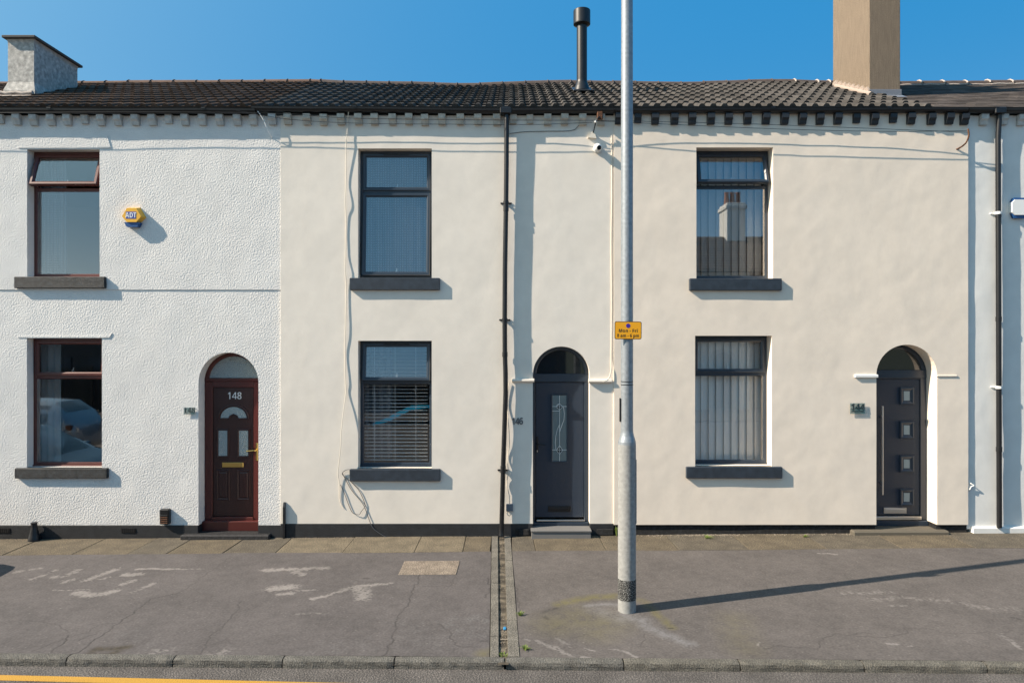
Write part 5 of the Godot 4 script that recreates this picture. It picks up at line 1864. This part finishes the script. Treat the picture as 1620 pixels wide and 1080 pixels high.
# ---------- things on the pavement ----------
func street_things() -> void:
	var px := 1.276
	var pz := 2.73
	var gy := ground_y(px, pz)
	var p := thing("street_lamp", "tall galvanised lamp column with a black worn band near its foot", "street lamp", "", Vector3(px, gy, pz))
	var b := MB.new()
	b.lathe([[0.099, -0.2], [0.099, 1.80], [0.098, 1.84]], Vector3.ZERO, 32)
	add(p, "base_section", b, M.galvanised_base)
	b = MB.new()
	b.lathe([[0.098, 1.84], [0.096, 1.87], [0.088, 1.90], [0.077, 1.935], [0.070, 1.97], [0.0675, 2.0]], Vector3.ZERO, 32)
	b.lathe([[0.0675, 2.0], [0.066, 5.0], [0.060, 9.6]], Vector3.ZERO, 32)
	add(p, "shaft", b, M.galvanised)
	b = MB.new()
	b.lathe([[0.0995, 0.13], [0.1008, 0.131], [0.1008, 0.355], [0.0995, 0.356]], Vector3.ZERO, 32)
	add(p, "painted_band", b, M.peeling_black, "black band of peeling paint")
	b = MB.new()
	var prof := []
	for k in 7:
		var a := -0.02 + 0.42 * (k - 3) / 3.0
		prof.append(Vector2(cos(a), -sin(a)))
	for k in 6:
		var q0: Vector2 = prof[k] * 0.106
		var q1: Vector2 = prof[k + 1] * 0.106
		var i0: Vector2 = prof[k] * 0.096
		var i1: Vector2 = prof[k + 1] * 0.096
		b.quad(Vector3(q0.x, 0.97, q0.y), Vector3(q1.x, 0.97, q1.y), Vector3(q1.x, 1.67, q1.y), Vector3(q0.x, 1.67, q0.y))
		b.quad(Vector3(q0.x, 1.67, q0.y), Vector3(q1.x, 1.67, q1.y), Vector3(i1.x, 1.67, i1.y), Vector3(i0.x, 1.67, i0.y))
		b.quad(Vector3(i0.x, 0.97, i0.y), Vector3(i1.x, 0.97, i1.y), Vector3(q1.x, 0.97, q1.y), Vector3(q0.x, 0.97, q0.y))
	for k in [0, 6]:
		var q: Vector2 = prof[k]
		b.quad(Vector3(q.x * 0.096, 0.97, q.y * 0.096), Vector3(q.x * 0.106, 0.97, q.y * 0.106), Vector3(q.x * 0.106, 1.67, q.y * 0.106), Vector3(q.x * 0.096, 1.67, q.y * 0.096))
	add(p, "access_door", b, M.galvanised_base)
	for y in [2.50, 2.535]:
		b = MB.new()
		b.lathe([[0.067, -0.004], [0.0695, -0.004], [0.0695, 0.004], [0.067, 0.004]], Vector3(0, y, 0), 24)
		add(p, "band_strap", b, M.black_metal)
	b = MB.new()
	b.box(-0.082, -0.070, 2.09, 2.35, -0.02, 0.02, 0.002)
	add(p, "label_strip", b, M.black_plastic)
	b = MB.new()
	b.tube([Vector3(0, 9.55, 0), Vector3(0, 9.75, 0.05), Vector3(0, 9.85, 0.3), Vector3(0, 9.88, 1.1)], 0.035, 10)
	add(p, "bracket_arm", b, M.galvanised)
	b = MB.new()
	b.box(-0.14, 0.14, 9.82, 9.96, 1.05, 1.75, 0.05)
	add(p, "lantern", b, M.steel)
	# parking sign
	var sy := gy + 3.10
	var s := thing("parking_sign", "small yellow parking hours sign clamped to the lamp column", "sign", "", Vector3(px, sy, pz + 0.076))
	s.rotation.z = -0.01
	var w := 0.148
	var h := 0.098
	rounded_plate(s, "plate", w, h, 0.02, -0.003, 0.0, M.sign_black)
	rounded_plate(s, "face", w - 0.007, h - 0.007, 0.016, 0.0002, 0.0012, M.sign_yellow)
	b = MB.new()
	b.lathe([[0.024, 0.0], [0.024, 0.0012], [0.0, 0.0012]], Vector3(0, 0.051, 0.0012), 20, Basis(Vector3.RIGHT, PI / 2))
	add(s, "dot", b, M.sign_purple)
	var l1 := lettering(s, "lettering", "Mon - Fri", Vector3(0, -0.004, 0.001), 0.036, M.sign_black, "Droid Sans", 700, 1.0)
	var l2 := lettering(s, "lettering", "8 am - 6 pm", Vector3(0, -0.058, 0.001), 0.036, M.sign_black, "Droid Sans", 700, 0.88)
	l1.scale.z = 0.4
	l2.scale.z = 0.4
	for y in [-0.05, 0.05]:
		b = MB.new()
		b.lathe([[0.067, -0.008], [0.0705, -0.008], [0.0705, 0.008], [0.067, 0.008]], Vector3(0, y, -0.076), 24)
		b.box(-0.02, 0.02, y - 0.008, y + 0.008, -0.008, -0.0032)
		add(s, "clamp", b, M.steel)


func rounded_plate(parent: Node, called: String, w: float, h: float, r: float, z0: float, z1: float, m: Material) -> void:
	var poly := []
	for c in [[w - r, h - r, 0.0], [-w + r, h - r, PI / 2], [-w + r, -h + r, PI], [w - r, -h + r, PI * 1.5]]:
		for k in 6:
			var a: float = c[2] + PI / 2 * k / 5.0
			poly.append([c[0] + cos(a) * r, c[1] + sin(a) * r])
	var b := MB.new()
	b.prism(poly, 2, z0, z1)
	add(parent, called, b, m)


func curve_path(pts: Array, sub := 5) -> Array:
	var out := []
	for k in pts.size() - 1:
		var p0: Vector3 = pts[maxi(k - 1, 0)]
		var p1: Vector3 = pts[k]
		var p2: Vector3 = pts[k + 1]
		var p3: Vector3 = pts[mini(k + 2, pts.size() - 1)]
		for s in sub:
			out.append(p1.cubic_interpolate(p2, p0, p3, float(s) / sub))
	out.append(pts[-1])
	return out


func cable(label: String, pts: Array, r: float, m: Material, group := "cables on the house fronts") -> void:
	var t := thing("cable", label, "cable", group)
	var b := MB.new()
	b.tube(curve_path(pts), r, 6)
	add(t, "sheath", b, m)


# ---------- things fixed to the fronts ----------
func wall_things() -> void:
	var b: MB
	# burglar alarm box
	var a := thing("alarm_box", "yellow hexagonal burglar alarm box on the white roughcast wall", "alarm", "", Vector3(-5.695, 4.800, 0.0))
	var hexa := func(r: float, r2: float, z0: float, z1: float, ylo: float, yhi: float) -> MB:
		var q := MB.new()
		var p0 := []
		var p1 := []
		for k in 6:
			var an := PI / 3.0 * k
			p0.append(Vector3(cos(an) * r, clampf(sin(an) * r, ylo, yhi), z0))
			p1.append(Vector3(cos(an) * r2, clampf(sin(an) * r2, ylo, yhi), z1))
		for k in 6:
			var l := (k + 1) % 6
			q.quad(p0[k], p0[l], p1[l], p1[k])
		for k in range(1, 5):
			q.tri(p1[0], p1[k], p1[k + 1])
		return q
	add(a, "cover", hexa.call(0.172, 0.142, -0.004, 0.095, -0.085, 1.0), M.alarm_yellow)
	b = MB.new()
	b.prism([[-0.120, -0.086], [0.115, -0.086], [0.075, -0.155], [-0.080, -0.155]], 2, -0.003, 0.080)
	add(a, "strobe", b, M.alarm_blue, "dark blue strobe lens")
	b = MB.new()
	b.box(-0.083, 0.070, -0.035, 0.070, 0.094, 0.097)
	add(a, "badge", b, M.alarm_panel)
	var ad := lettering(a, "lettering", "ADT", Vector3(-0.006, 0.017, 0.098), 0.075, M.white_print, "Droid Sans", 700, 0.84)
	ad.scale.z = 0.5
	# alarm box at the far end
	a = thing("alarm_box", "white alarm box with dark ends beside the dark downpipe", "alarm", "", Vector3(7.631, 4.942, 0.0))
	b = MB.new()
	var oct := [[-0.125, -0.07], [-0.085, -0.115], [0.085, -0.115], [0.125, -0.07], [0.125, 0.07], [0.085, 0.115], [-0.085, 0.115], [-0.125, 0.07]]
	b.prism(oct, 2, -0.004, 0.07)
	add(a, "cover", b, M.white_plastic)
	b = MB.new()
	b.prism([[-0.118, -0.085], [-0.085, -0.16], [0.085, -0.16], [0.118, -0.085], [0.08, -0.118], [-0.08, -0.118]], 2, -0.003, 0.055)
	b.prism([[-0.118, 0.085], [-0.085, 0.145], [0.085, 0.145], [0.118, 0.085], [0.08, 0.118], [-0.08, 0.118]], 2, -0.003, 0.055)
	add(a, "end_cap", b, M.alarm_blue)
	# house numbers
	var n := thing("number_plate", "small glass plate with dark digits 148 beside the mahogany door", "house sign", "", Vector3(-4.864, 1.881, 0.0))
	b = MB.new()
	b.box(-0.085, 0.085, -0.05, 0.055, 0.014, 0.018)
	add(n, "plate", b, M.plate_glass)
	lettering(n, "numerals", "148", Vector3(0.0, 0.012, 0.018), 0.078, M.dark_numeral, "Droid Serif", 700)
	for x in [-0.072, 0.072]:
		b = MB.new()
		b.tube([Vector3(x, 0.04, -0.03), Vector3(x, 0.04, 0.022)], 0.006, 8)
		add(n, "standoff", b, M.steel)
	n = thing("number_plate", "square glass plate with dark digits 144 beside the long handled door", "house sign", "", Vector3(5.191, 1.925, 0.035))
	b = MB.new()
	b.box(-0.112, 0.112, -0.080, 0.080, 0.020, 0.025)
	add(n, "plate", b, M.plate_glass)
	lettering(n, "numerals", "144", Vector3(0.0, 0.022, 0.026), 0.092, M.dark_numeral, "Droid Sans", 700)
	b = MB.new()
	b.box(-0.095, 0.095, -0.050, -0.036, 0.025, 0.027)
	add(n, "rule", b, M.dark_numeral)
	for x in [-0.095, 0.095]:
		b = MB.new()
		b.tube([Vector3(x, 0.0, -0.03), Vector3(x, 0.0, 0.030)], 0.007, 8)
		add(n, "standoff", b, M.steel)
	n = thing("house_number", "grey digits 146 fixed to the cream wall between downpipe and door", "house sign", "", Vector3(0.081, 1.728, 0.013))
	for k in 3:
		lettering(n, "digit", "146"[k], Vector3(-0.058 + k * 0.056, 0, 0.004), 0.10, M.grey_numeral, "Droid Sans", 700, 0.85)
	# security camera
	var c := thing("security_camera", "white dome security camera on the cream wall under the eaves", "camera", "", Vector3(1.284, 5.829, 0.010))
	b = MB.new()
	b.lathe([[0.0, -0.02], [0.062, -0.02], [0.062, 0.02], [0.050, 0.034], [0.0, 0.034]], Vector3.ZERO, 24, Basis(Vector3.RIGHT, PI / 2))
	add(c, "mount", b, M.white_plastic)
	b = MB.new()
	var ball := []
	for k in 13:
		var an := -PI / 2 + PI * k / 12.0
		ball.append([cos(an) * 0.062, sin(an) * 0.062])
	b.lathe(ball, Vector3(0, 0, 0.078), 24)
	add(c, "dome", b, M.white_plastic)
	b = MB.new()
	var bs := Basis(Vector3.RIGHT, PI / 2 + 0.25).rotated(Vector3.UP, 0.25)
	b.lathe([[0.034, 0.048], [0.034, 0.060], [0.028, 0.063], [0.0, 0.063]], Vector3(0, 0, 0.078), 20, bs)
	add(c, "lens", b, M.dark_glass)
	# line bracket of the overhead wires
	var k1 := thing("wire_bracket", "rusty wire bracket with insulator hook under the cream eaves", "bracket")
	b = MB.new()
	b.box(1.268, 1.354, 6.239, 6.363, 0.095, 0.135, 0.01)
	add(k1, "plate", b, M.rusty)
	b = MB.new()
	b.tube(curve_path([Vector3(1.316, 6.287, 0.12), Vector3(1.278, 6.249, 0.15), Vector3(1.249, 6.192, 0.14), Vector3(1.230, 6.106, 0.09), Vector3(1.211, 6.039, 0.02)]), 0.009, 6)
	add(k1, "rod", b, M.black_metal)
	b = MB.new()
	b.lathe([[0.0, -0.02], [0.02, -0.014], [0.02, 0.014], [0.0, 0.02]], Vector3(1.245, 6.201, 0.14), 10)
	add(k1, "insulator", b, M.white_plastic)
	b = MB.new()
	b.prism([[1.144, 5.991], [1.268, 5.982], [1.249, 6.049], [1.202, 6.087]], 2, 0.0, 0.055)
	add(k1, "base", b, M.cream_plastic)
	var k2 := thing("wire_bracket", "rusty curved wire hook near the edge of the beige wall", "bracket")
	b = MB.new()
	b.tube(curve_path([Vector3(6.781, 6.087, 0.16), Vector3(6.790, 5.982, 0.16), Vector3(6.771, 5.886, 0.12), Vector3(6.714, 5.829, 0.06), Vector3(6.685, 5.820, 0.02)]), 0.012, 6)
	add(k2, "hook", b, M.rusty)
	# overhead service wires slung along the fronts
	cable("thin black wire slung under the eaves across all the fronts", [Vector3(-10.6, 6.33, 0.19), Vector3(-8.0, 6.32, 0.18), Vector3(-5.5, 6.335, 0.17), Vector3(-3.5, 6.315, 0.17), Vector3(-2.5, 6.25, 0.16), Vector3(-1.0, 6.225, 0.16), Vector3(0.4, 6.215, 0.16), Vector3(1.22, 6.215, 0.155), Vector3(2.2, 6.19, 0.17), Vector3(3.5, 6.155, 0.18), Vector3(5.0, 6.10, 0.18), Vector3(6.77, 6.035, 0.165)], 0.004, M.black_plastic)
	cable("second thin black wire drooping below the corbels of the cream house", [Vector3(-4.1, 6.36, 0.16), Vector3(-3.3, 6.24, 0.12), Vector3(-2.3, 6.19, 0.10), Vector3(-0.9, 6.175, 0.10), Vector3(0.3, 6.17, 0.10), Vector3(1.20, 6.19, 0.14)], 0.004, M.black_plastic)
	cable("thin black wire drooping along the beige wall to the rusty hook", [Vector3(1.25, 6.205, 0.16), Vector3(2.4, 6.165, 0.12), Vector3(4.0, 6.10, 0.11), Vector3(5.6, 6.06, 0.12), Vector3(6.76, 6.06, 0.16)], 0.004, M.black_plastic)
	cable("short grey cable from the cream downpipe towards the wire bracket", [Vector3(-0.038, 6.058, 0.022), Vector3(0.191, 6.087, 0.018), Vector3(0.525, 6.096, 0.018), Vector3(0.896, 6.106, 0.018), Vector3(1.001, 6.173, 0.022), Vector3(1.087, 6.249, 0.03)], 0.004, M.black_plastic)
	cable("white cable tail hanging at the top corner of the white wall", [Vector3(-3.796, 6.363, 0.12), Vector3(-3.719, 6.249, 0.11), Vector3(-3.662, 6.106, 0.09), Vector3(-3.624, 6.020, 0.03), Vector3(-3.634, 6.001, 0.0)], 0.006, M.white_plastic)
	# white cable clipped beside the cream house's windows, then loose
	cable("white cable running down the cream wall beside the lace curtain windows", [Vector3(-2.441, 6.382, 0.10), Vector3(-2.470, 6.249, 0.05), Vector3(-2.480, 6.058, 0.04), Vector3(-2.494, 5.934, 0.045), Vector3(-2.499, 5.581, 0.03), Vector3(-2.503, 5.314, 0.025), Vector3(-2.508, 5.047, 0.04), Vector3(-2.503, 4.790, 0.022), Vector3(-2.508, 4.265, 0.025), Vector3(-2.508, 3.998, 0.04), Vector3(-2.499, 3.741, 0.022), Vector3(-2.508, 3.121, 0.03), Vector3(-2.518, 2.739, 0.022), Vector3(-2.508, 2.358, 0.03), Vector3(-2.503, 2.167, 0.025), Vector3(-2.527, 1.929, 0.055), Vector3(-2.556, 1.595, 0.085), Vector3(-2.565, 1.356, 0.09), Vector3(-2.594, 1.118, 0.07), Vector3(-2.618, 0.946, 0.04), Vector3(-2.599, 0.784, 0.025), Vector3(-2.594, 0.546, 0.02), Vector3(-2.542, 0.422, 0.018)], 0.0055, M.cream_plastic)
	cable("grey cable looping below the sill of the cream house's ground floor window", [Vector3(-2.394, 1.008, 0.05), Vector3(-2.480, 1.004, 0.04), Vector3(-2.546, 0.965, 0.03), Vector3(-2.546, 0.918, 0.022), Vector3(-2.422, 0.813, 0.02), Vector3(-2.308, 0.689, 0.02), Vector3(-2.232, 0.527, 0.02), Vector3(-2.217, 0.450, 0.022), Vector3(-2.270, 0.374, 0.03), Vector3(-2.308, 0.326, 0.03), Vector3(-2.403, 0.355, 0.022), Vector3(-2.470, 0.489, 0.02), Vector3(-2.518, 0.622, 0.02), Vector3(-2.585, 0.775, 0.02)], 0.0045, M.grey_numeral)
	cable("dark cable running from the loose loop over the black plinth to the flagstones", [Vector3(-2.556, 0.946, 0.022), Vector3(-2.422, 0.698, 0.02), Vector3(-2.251, 0.489, 0.02), Vector3(-2.174, 0.307, 0.022), Vector3(-2.108, 0.145, 0.028), Vector3(-2.003, 0.050, 0.03), Vector3(-1.888, -0.017, 0.03)], 0.0045, M.grey_numeral)
	cable("cream cable running down the edge of the cream wall beside the lamp column", [Vector3(1.502, 6.030, 0.016), Vector3(1.507, 5.219, 0.018), Vector3(1.497, 4.456, 0.018), Vector3(1.502, 3.598, 0.018), Vector3(1.497, 2.739, 0.02), Vector3(1.488, 2.501, 0.05), Vector3(1.450, 2.377, 0.06), Vector3(1.364, 2.320, 0.065)], 0.008, M.cream_plastic)
	cable("loose cream cable behind the cream house's downpipe", [Vector3(-0.048, 2.310, 0.03), Vector3(-0.067, 1.976, 0.022), Vector3(-0.052, 1.709, 0.035), Vector3(-0.038, 1.404, 0.03), Vector3(-0.067, 1.166, 0.022), Vector3(-0.057, 0.975, 0.04), Vector3(-0.076, 0.784, 0.025), Vector3(-0.038, 0.593, 0.03), Vector3(-0.038, 0.479, 0.03)], 0.006, M.cream_plastic)
	# small boxes and fittings low on the walls
	var v := thing("flue_vent", "small dark brown boxed vent low on the white roughcast wall", "vent", "", Vector3(-5.225, 0.296, -0.011))
	b = MB.new()
	b.box(-0.072, 0.072, -0.115, 0.115, -0.004, 0.070, 0.012)
	add(v, "housing", b, M.black_plastic)
	for k in 5:
		b = MB.new()
		b.box(-0.055, 0.055, -0.095 + k * 0.028, -0.083 + k * 0.028, 0.068, 0.080, 0.003)
		add(v, "louvre", b, M.rusty if k < 4 else M.black_plastic)
	v = thing("drain_boot", "black cone shaped rainwater shoe on the flagstones at the plinth", "drain fitting", "", gp(-7.163, 0.075, 0.0))
	b = MB.new()
	b.lathe([[0.085, -0.01], [0.08, 0.03], [0.062, 0.10], [0.042, 0.20], [0.040, 0.255], [0.046, 0.258], [0.046, 0.272], [0.0, 0.272]], Vector3.ZERO, 18)
	add(v, "shoe", b, M.black_metal)
	v = thing("edge_slate", "narrow black upright board between the white and cream walls", "board", "", Vector3(-3.429, 0, 0.01))
	b = MB.new()
	b.prism([[-0.002, -0.06], [0.048, -0.06], [0.048, 0.44], [0.020, 0.51], [-0.002, 0.51]], 0, -0.014, 0.016)
	add(v, "board", b, M.black_metal)
	v = thing("junction_box", "grey cable junction box low beside the cream house's downpipe", "junction box", "", Vector3(-0.038, 0.431, 0.010))
	b = MB.new()
	b.box(-0.05, 0.052, -0.055, 0.055, -0.004, 0.035, 0.006)
	add(v, "case", b, M.lead)
	b = MB.new()
	b.tube(curve_path([Vector3(-0.02, -0.05, 0.02), Vector3(-0.035, -0.09, 0.03), Vector3(0.0, -0.12, 0.03), Vector3(0.02, -0.085, 0.03), Vector3(0.0, -0.06, 0.02)]), 0.006, 6)
	add(v, "cable_tail", b, M.cream_plastic)
	v = thing("cable_clip", "white broken cable clip low on the edge of the pale wall", "cable clip", "", Vector3(6.905, 0.746, 0.0))
	b = MB.new()
	b.tube(curve_path([Vector3(-0.01, 0.06, -0.003), Vector3(0.01, 0.045, 0.03), Vector3(0.045, 0.02, 0.04), Vector3(0.01, 0.0, 0.03), Vector3(-0.01, -0.04, 0.03), Vector3(0.0, -0.06, -0.003)]), 0.008, 6)
	add(v, "clip", b, M.white_plastic)
	for e in [[1.402, 0.125, "black"], [0.153, 0.10, "dark grey"]]:
		v = thing("plinth_vent", "%s small vent block on the plinth between the cream house's doorstep and the %s" % [e[2], "lamp column" if e[0] > 1.0 else "downpipe"], "vent", "", Vector3(e[0], 0.075, 0.018))
		b = MB.new()
		b.box(-e[1], e[1], -0.06, 0.035, -0.003, 0.022, 0.006)
		add(v, "block", b, M.plinth_worn)


# ---------- curtains and blinds behind the glass ----------
func folded_cloth(x0: float, x1: float, y0: float, y1: float, z: float, folds: float, amp: float, gather := 0.0) -> MB:
	var b := MB.new()
	var nx := 60
	var ny := 12
	for i in nx:
		for j in ny:
			var p := []
			var u := []
			for q in [[i, j], [i + 1, j], [i + 1, j + 1], [i, j + 1]]:
				var s := float(q[0]) / nx
				var t := float(q[1]) / ny
				var x := lerpf(x0, x1, s)
				x += gather * (1.0 - t) * (x0 - x) * 0.5
				p.append(Vector3(x, lerpf(y0, y1, t), z + amp * sin(s * TAU * folds + sin(t * 2.0) * 0.4)))
				u.append(Vector2(s * (x1 - x0) / 0.075, t * (y1 - y0) / 0.075))
			b.quaduv(p[0], p[1], p[2], p[3], u[0], u[1], u[2], u[3])
	return b


func curtain(label: String, m: MB, material: Material, rail: Array) -> void:
	var t := thing("net_curtain", label, "curtain", "curtains in the windows")
	add(t, "cloth", m, material)
	var b := MB.new()
	b.tube([Vector3(rail[0], rail[2], rail[3]), Vector3(rail[1], rail[2], rail[3])], 0.008, 8)
	add(t, "rail", b, M.white_plastic)


func vertical_blind(label: String, x0: float, x1: float, y0: float, y1: float, z: float, turn: float) -> void:
	var t := thing("vertical_blind", label, "blind", "vertical blinds", Vector3((x0 + x1) * 0.5, y1, z))
	var b := MB.new()
	b.box(x0 - (x0 + x1) * 0.5, x1 - (x0 + x1) * 0.5, -0.04, 0.0, -0.02, 0.02, 0.004)
	add(t, "headrail", b, M.white_plastic)
	b = MB.new()
	b.box(-0.0625, 0.0625, y0 - y1, -0.042, -0.0008, 0.0008)
	var slat := b.mesh()
	var n := int((x1 - x0) / 0.118)
	for k in n:
		var o := add(t, "slat", slat, M.blind_fabric)
		o.position.x = x0 - (x0 + x1) * 0.5 + 0.065 + k * (x1 - x0 - 0.13) / (n - 1)
		o.rotation.y = turn + rng.randf_range(-0.05, 0.05)


func window_things() -> void:
	curtain("white net curtain drawn to one side in the white house's upper window", folded_cloth(-7.557, -6.939, 3.922, 5.810, -0.335, 5.0, 0.022), M.lace, [-7.597, -6.331, 5.810, -0.335])
	curtain("white net curtain drawn to one side in the white house's ground floor window", folded_cloth(-7.557, -7.027, 1.042, 2.949, -0.335, 5.0, 0.022), M.curtain_white, [-7.597, -6.331, 2.949, -0.335])
	curtain("patterned lace curtain filling the cream house's upper window", folded_cloth(-2.395, -1.178, 3.922, 5.810, -0.32, 9.0, 0.020), M.lace, [-2.434, -1.139, 5.810, -0.32])
	var cl := folded_cloth(-2.350, -1.900, 1.070, 2.949, -0.55, 4.0, 0.03)
	curtain("gathered net curtain behind the venetian blind of the cream house", cl, M.lace, [-2.440, -1.200, 2.949, -0.55])
	# venetian blind
	var t := thing("venetian_blind", "pale horizontal slat blind in the cream house's ground floor window", "blind", "", Vector3(-1.806, 2.920, -0.265))
	var w := 0.50
	var b := MB.new()
	b.box(-w, w, -0.035, 0.0, -0.025, 0.025, 0.004)
	add(t, "headrail", b, M.white_plastic)
	b = MB.new()
	b.box(-w, w, -0.0012, 0.0012, -0.024, 0.024)
	var slat := b.mesh()
	for k in 33:
		var o := add(t, "slat", slat, M.blind_slat)
		o.position = Vector3(0, -0.075 - k * 0.0545, 0)
		o.rotation.x = 0.10 + rng.randf_range(-0.02, 0.02)
	for x in [-0.32, 0.0, 0.32]:
		b = MB.new()
		b.box(x - 0.003, x + 0.003, -1.85, -0.03, 0.0255, 0.0265)
		add(t, "ladder_cord", b, M.white_plastic)
	# turquoise band standing for a blurred streak behind the blind
	var s := thing("turquoise_band", "turquoise band set slantwise behind the venetian blind", "strap")
	b = MB.new()
	var pts := [[590, 671], [612, 664], [632, 654], [650, 645], [682, 643]]
	for k in pts.size() - 1:
		var p: Array = pts[k]
		var q: Array = pts[k + 1]
		var a := Vector3((p[0] - 810.0) * 0.00983, 2.93 + (540.0 - p[1]) * 0.00983, -0.32 - k * 0.01)
		var c := Vector3((q[0] - 810.0) * 0.00983, 2.93 + (540.0 - q[1]) * 0.00983, -0.33 - k * 0.01)
		var h0 := 0.02 + 0.02 * sin(PI * k / 4.0)
		var h1 := 0.02 + 0.02 * sin(PI * (k + 1) / 4.0)
		b.quad(a - Vector3(0, h0, 0), c - Vector3(0, h1, 0), c + Vector3(0, h1, 0), a + Vector3(0, h0, 0))
		b.quad(a + Vector3(0, h0, -0.004), c + Vector3(0, h1, -0.004), c - Vector3(0, h1, 0.004), a - Vector3(0, h0, 0.004))
	add(s, "band", b, M.turquoise)
	vertical_blind("grey vertical blind in the beige house's upper window", 2.807, 3.887, 3.941, 5.810, -0.30, 0.35)
	vertical_blind("grey vertical blind in the beige house's ground floor window", 2.807, 3.887, 1.080, 2.978, -0.30, 0.25)


# ---------- small growth and litter ----------
func tuft(label: String, at: Vector3, blades: int, h: float, spread: float) -> void:
	var t := thing("weed", label, "weed", "weeds in the pavement joints", at)
	var b := MB.new()
	for k in blades:
		var a := rng.randf_range(0, TAU)
		var out := Vector3(cos(a), 0, sin(a)) * spread * rng.randf_range(0.2, 1.0)
		var base := out * 0.25 + Vector3(0, -0.008, 0)
		var mid := out * 0.7 + Vector3(0, h * rng.randf_range(0.4, 0.8), 0)
		var tip := out * 1.2 + Vector3(0, h * rng.randf_range(0.35, 1.0), 0)
		var side := Vector3(-sin(a), 0, cos(a)) * 0.006
		b.quad(base - side * 0.5, base + side * 0.5, mid + side, mid - side)
		b.tri(mid - side, mid + side, tip)
	add(t, "leaves", b, M.weed_leaf)


func small_things() -> void:
	tuft("green tuft growing where the drain channel meets the kerb", gp(-0.08, 3.72, -0.03), 40, 0.035, 0.075)
	tuft("small green tuft beside the channel stone near the kerb", gp(0.13, 3.64, 0.0), 34, 0.035, 0.06)
	tuft("sparse weed on the edge of the channel stones", gp(0.09, 2.85, 0.0), 22, 0.05, 0.06)
	tuft("yellowing weed at the corner of the plinth by the lamp column", Vector3(1.574, 0.02, 0.05), 36, 0.14, 0.045)
	tuft("low dry weed in a flagstone joint under the beige wall", gp(2.9, 0.18, 0.0), 26, 0.04, 0.11)
	tuft("thin dry weed in a flagstone joint before the beige doorstep", gp(4.35, 0.16, 0.0), 16, 0.04, 0.07)
	var l := thing("litter", "small scrap of blue plastic lying in the drain channel", "litter", "", gp(-0.075, 3.15, -0.018))
	var b := MB.new()
	b.box(-0.016, 0.016, 0.0, 0.02, -0.028, 0.028, 0.007)
	add(l, "scrap", b, M.litter_blue)
	l = thing("litter", "pale stick lying across the drain channel near the kerb", "litter", "", gp(-0.075, 3.40, -0.014))
	b = MB.new()
	b.box(-0.042, 0.042, 0.0, 0.01, -0.007, 0.007, 0.003)
	add(l, "stick", b, M.rubble_stone)
	# crumbs of mortar and grit along the foot of the walls and in the channel
	var st := MB.new()
	st.lathe([[0.0, -0.5], [0.4, -0.35], [0.5, 0.05], [0.3, 0.4], [0.0, 0.5]], Vector3.ZERO, 6)
	var mm := MultiMesh.new()
	mm.transform_format = MultiMesh.TRANSFORM_3D
	mm.mesh = st.mesh()
	var places := []
	for k in 520:
		var x := rng.randf_range(1.9, 6.6)
		if rng.randf() < 0.45:
			x = rng.randfn(2.9, 0.35)
		var z := absf(rng.randfn(0.0, 0.045)) + 0.01
		places.append([gp(x, z, 0.0), rng.randf_range(0.006, 0.022)])
	for k in 260:
		var x := rng.randf_range(-3.4, -0.4)
		places.append([gp(x, absf(rng.randfn(0.0, 0.02)) + 0.022, 0.0), rng.randf_range(0.004, 0.013)])
	for k in 170:
		var z := rng.randf_range(0.05, 3.7)
		if rng.randf() < 0.3:
			z = rng.randfn(3.3, 0.15)
		z = clampf(z, 0.05, 3.72)
		places.append([gp(lerpf(channel_x(1, z), channel_x(2, z), rng.randf_range(0.1, 0.95)), z, -0.016), rng.randf_range(0.004, 0.013)])
	mm.instance_count = places.size()
	for k in places.size():
		var s: float = places[k][1]
		mm.set_instance_transform(k, Transform3D(Basis.from_euler(Vector3(rng.randf_range(0, 6), rng.randf_range(0, 6), rng.randf_range(0, 6))).scaled(Vector3(s, s * 0.7, s)), places[k][0]))
	var o := MultiMeshInstance3D.new()
	o.name = "rubble"
	o.multimesh = mm
	o.material_override = M.rubble_stone
	o.set_meta("kind", "stuff")
	o.set_meta("label", "crumbs of mortar and grit along the wall foot and drain channel")
	o.set_meta("category", "rubble")
	add_child(o)
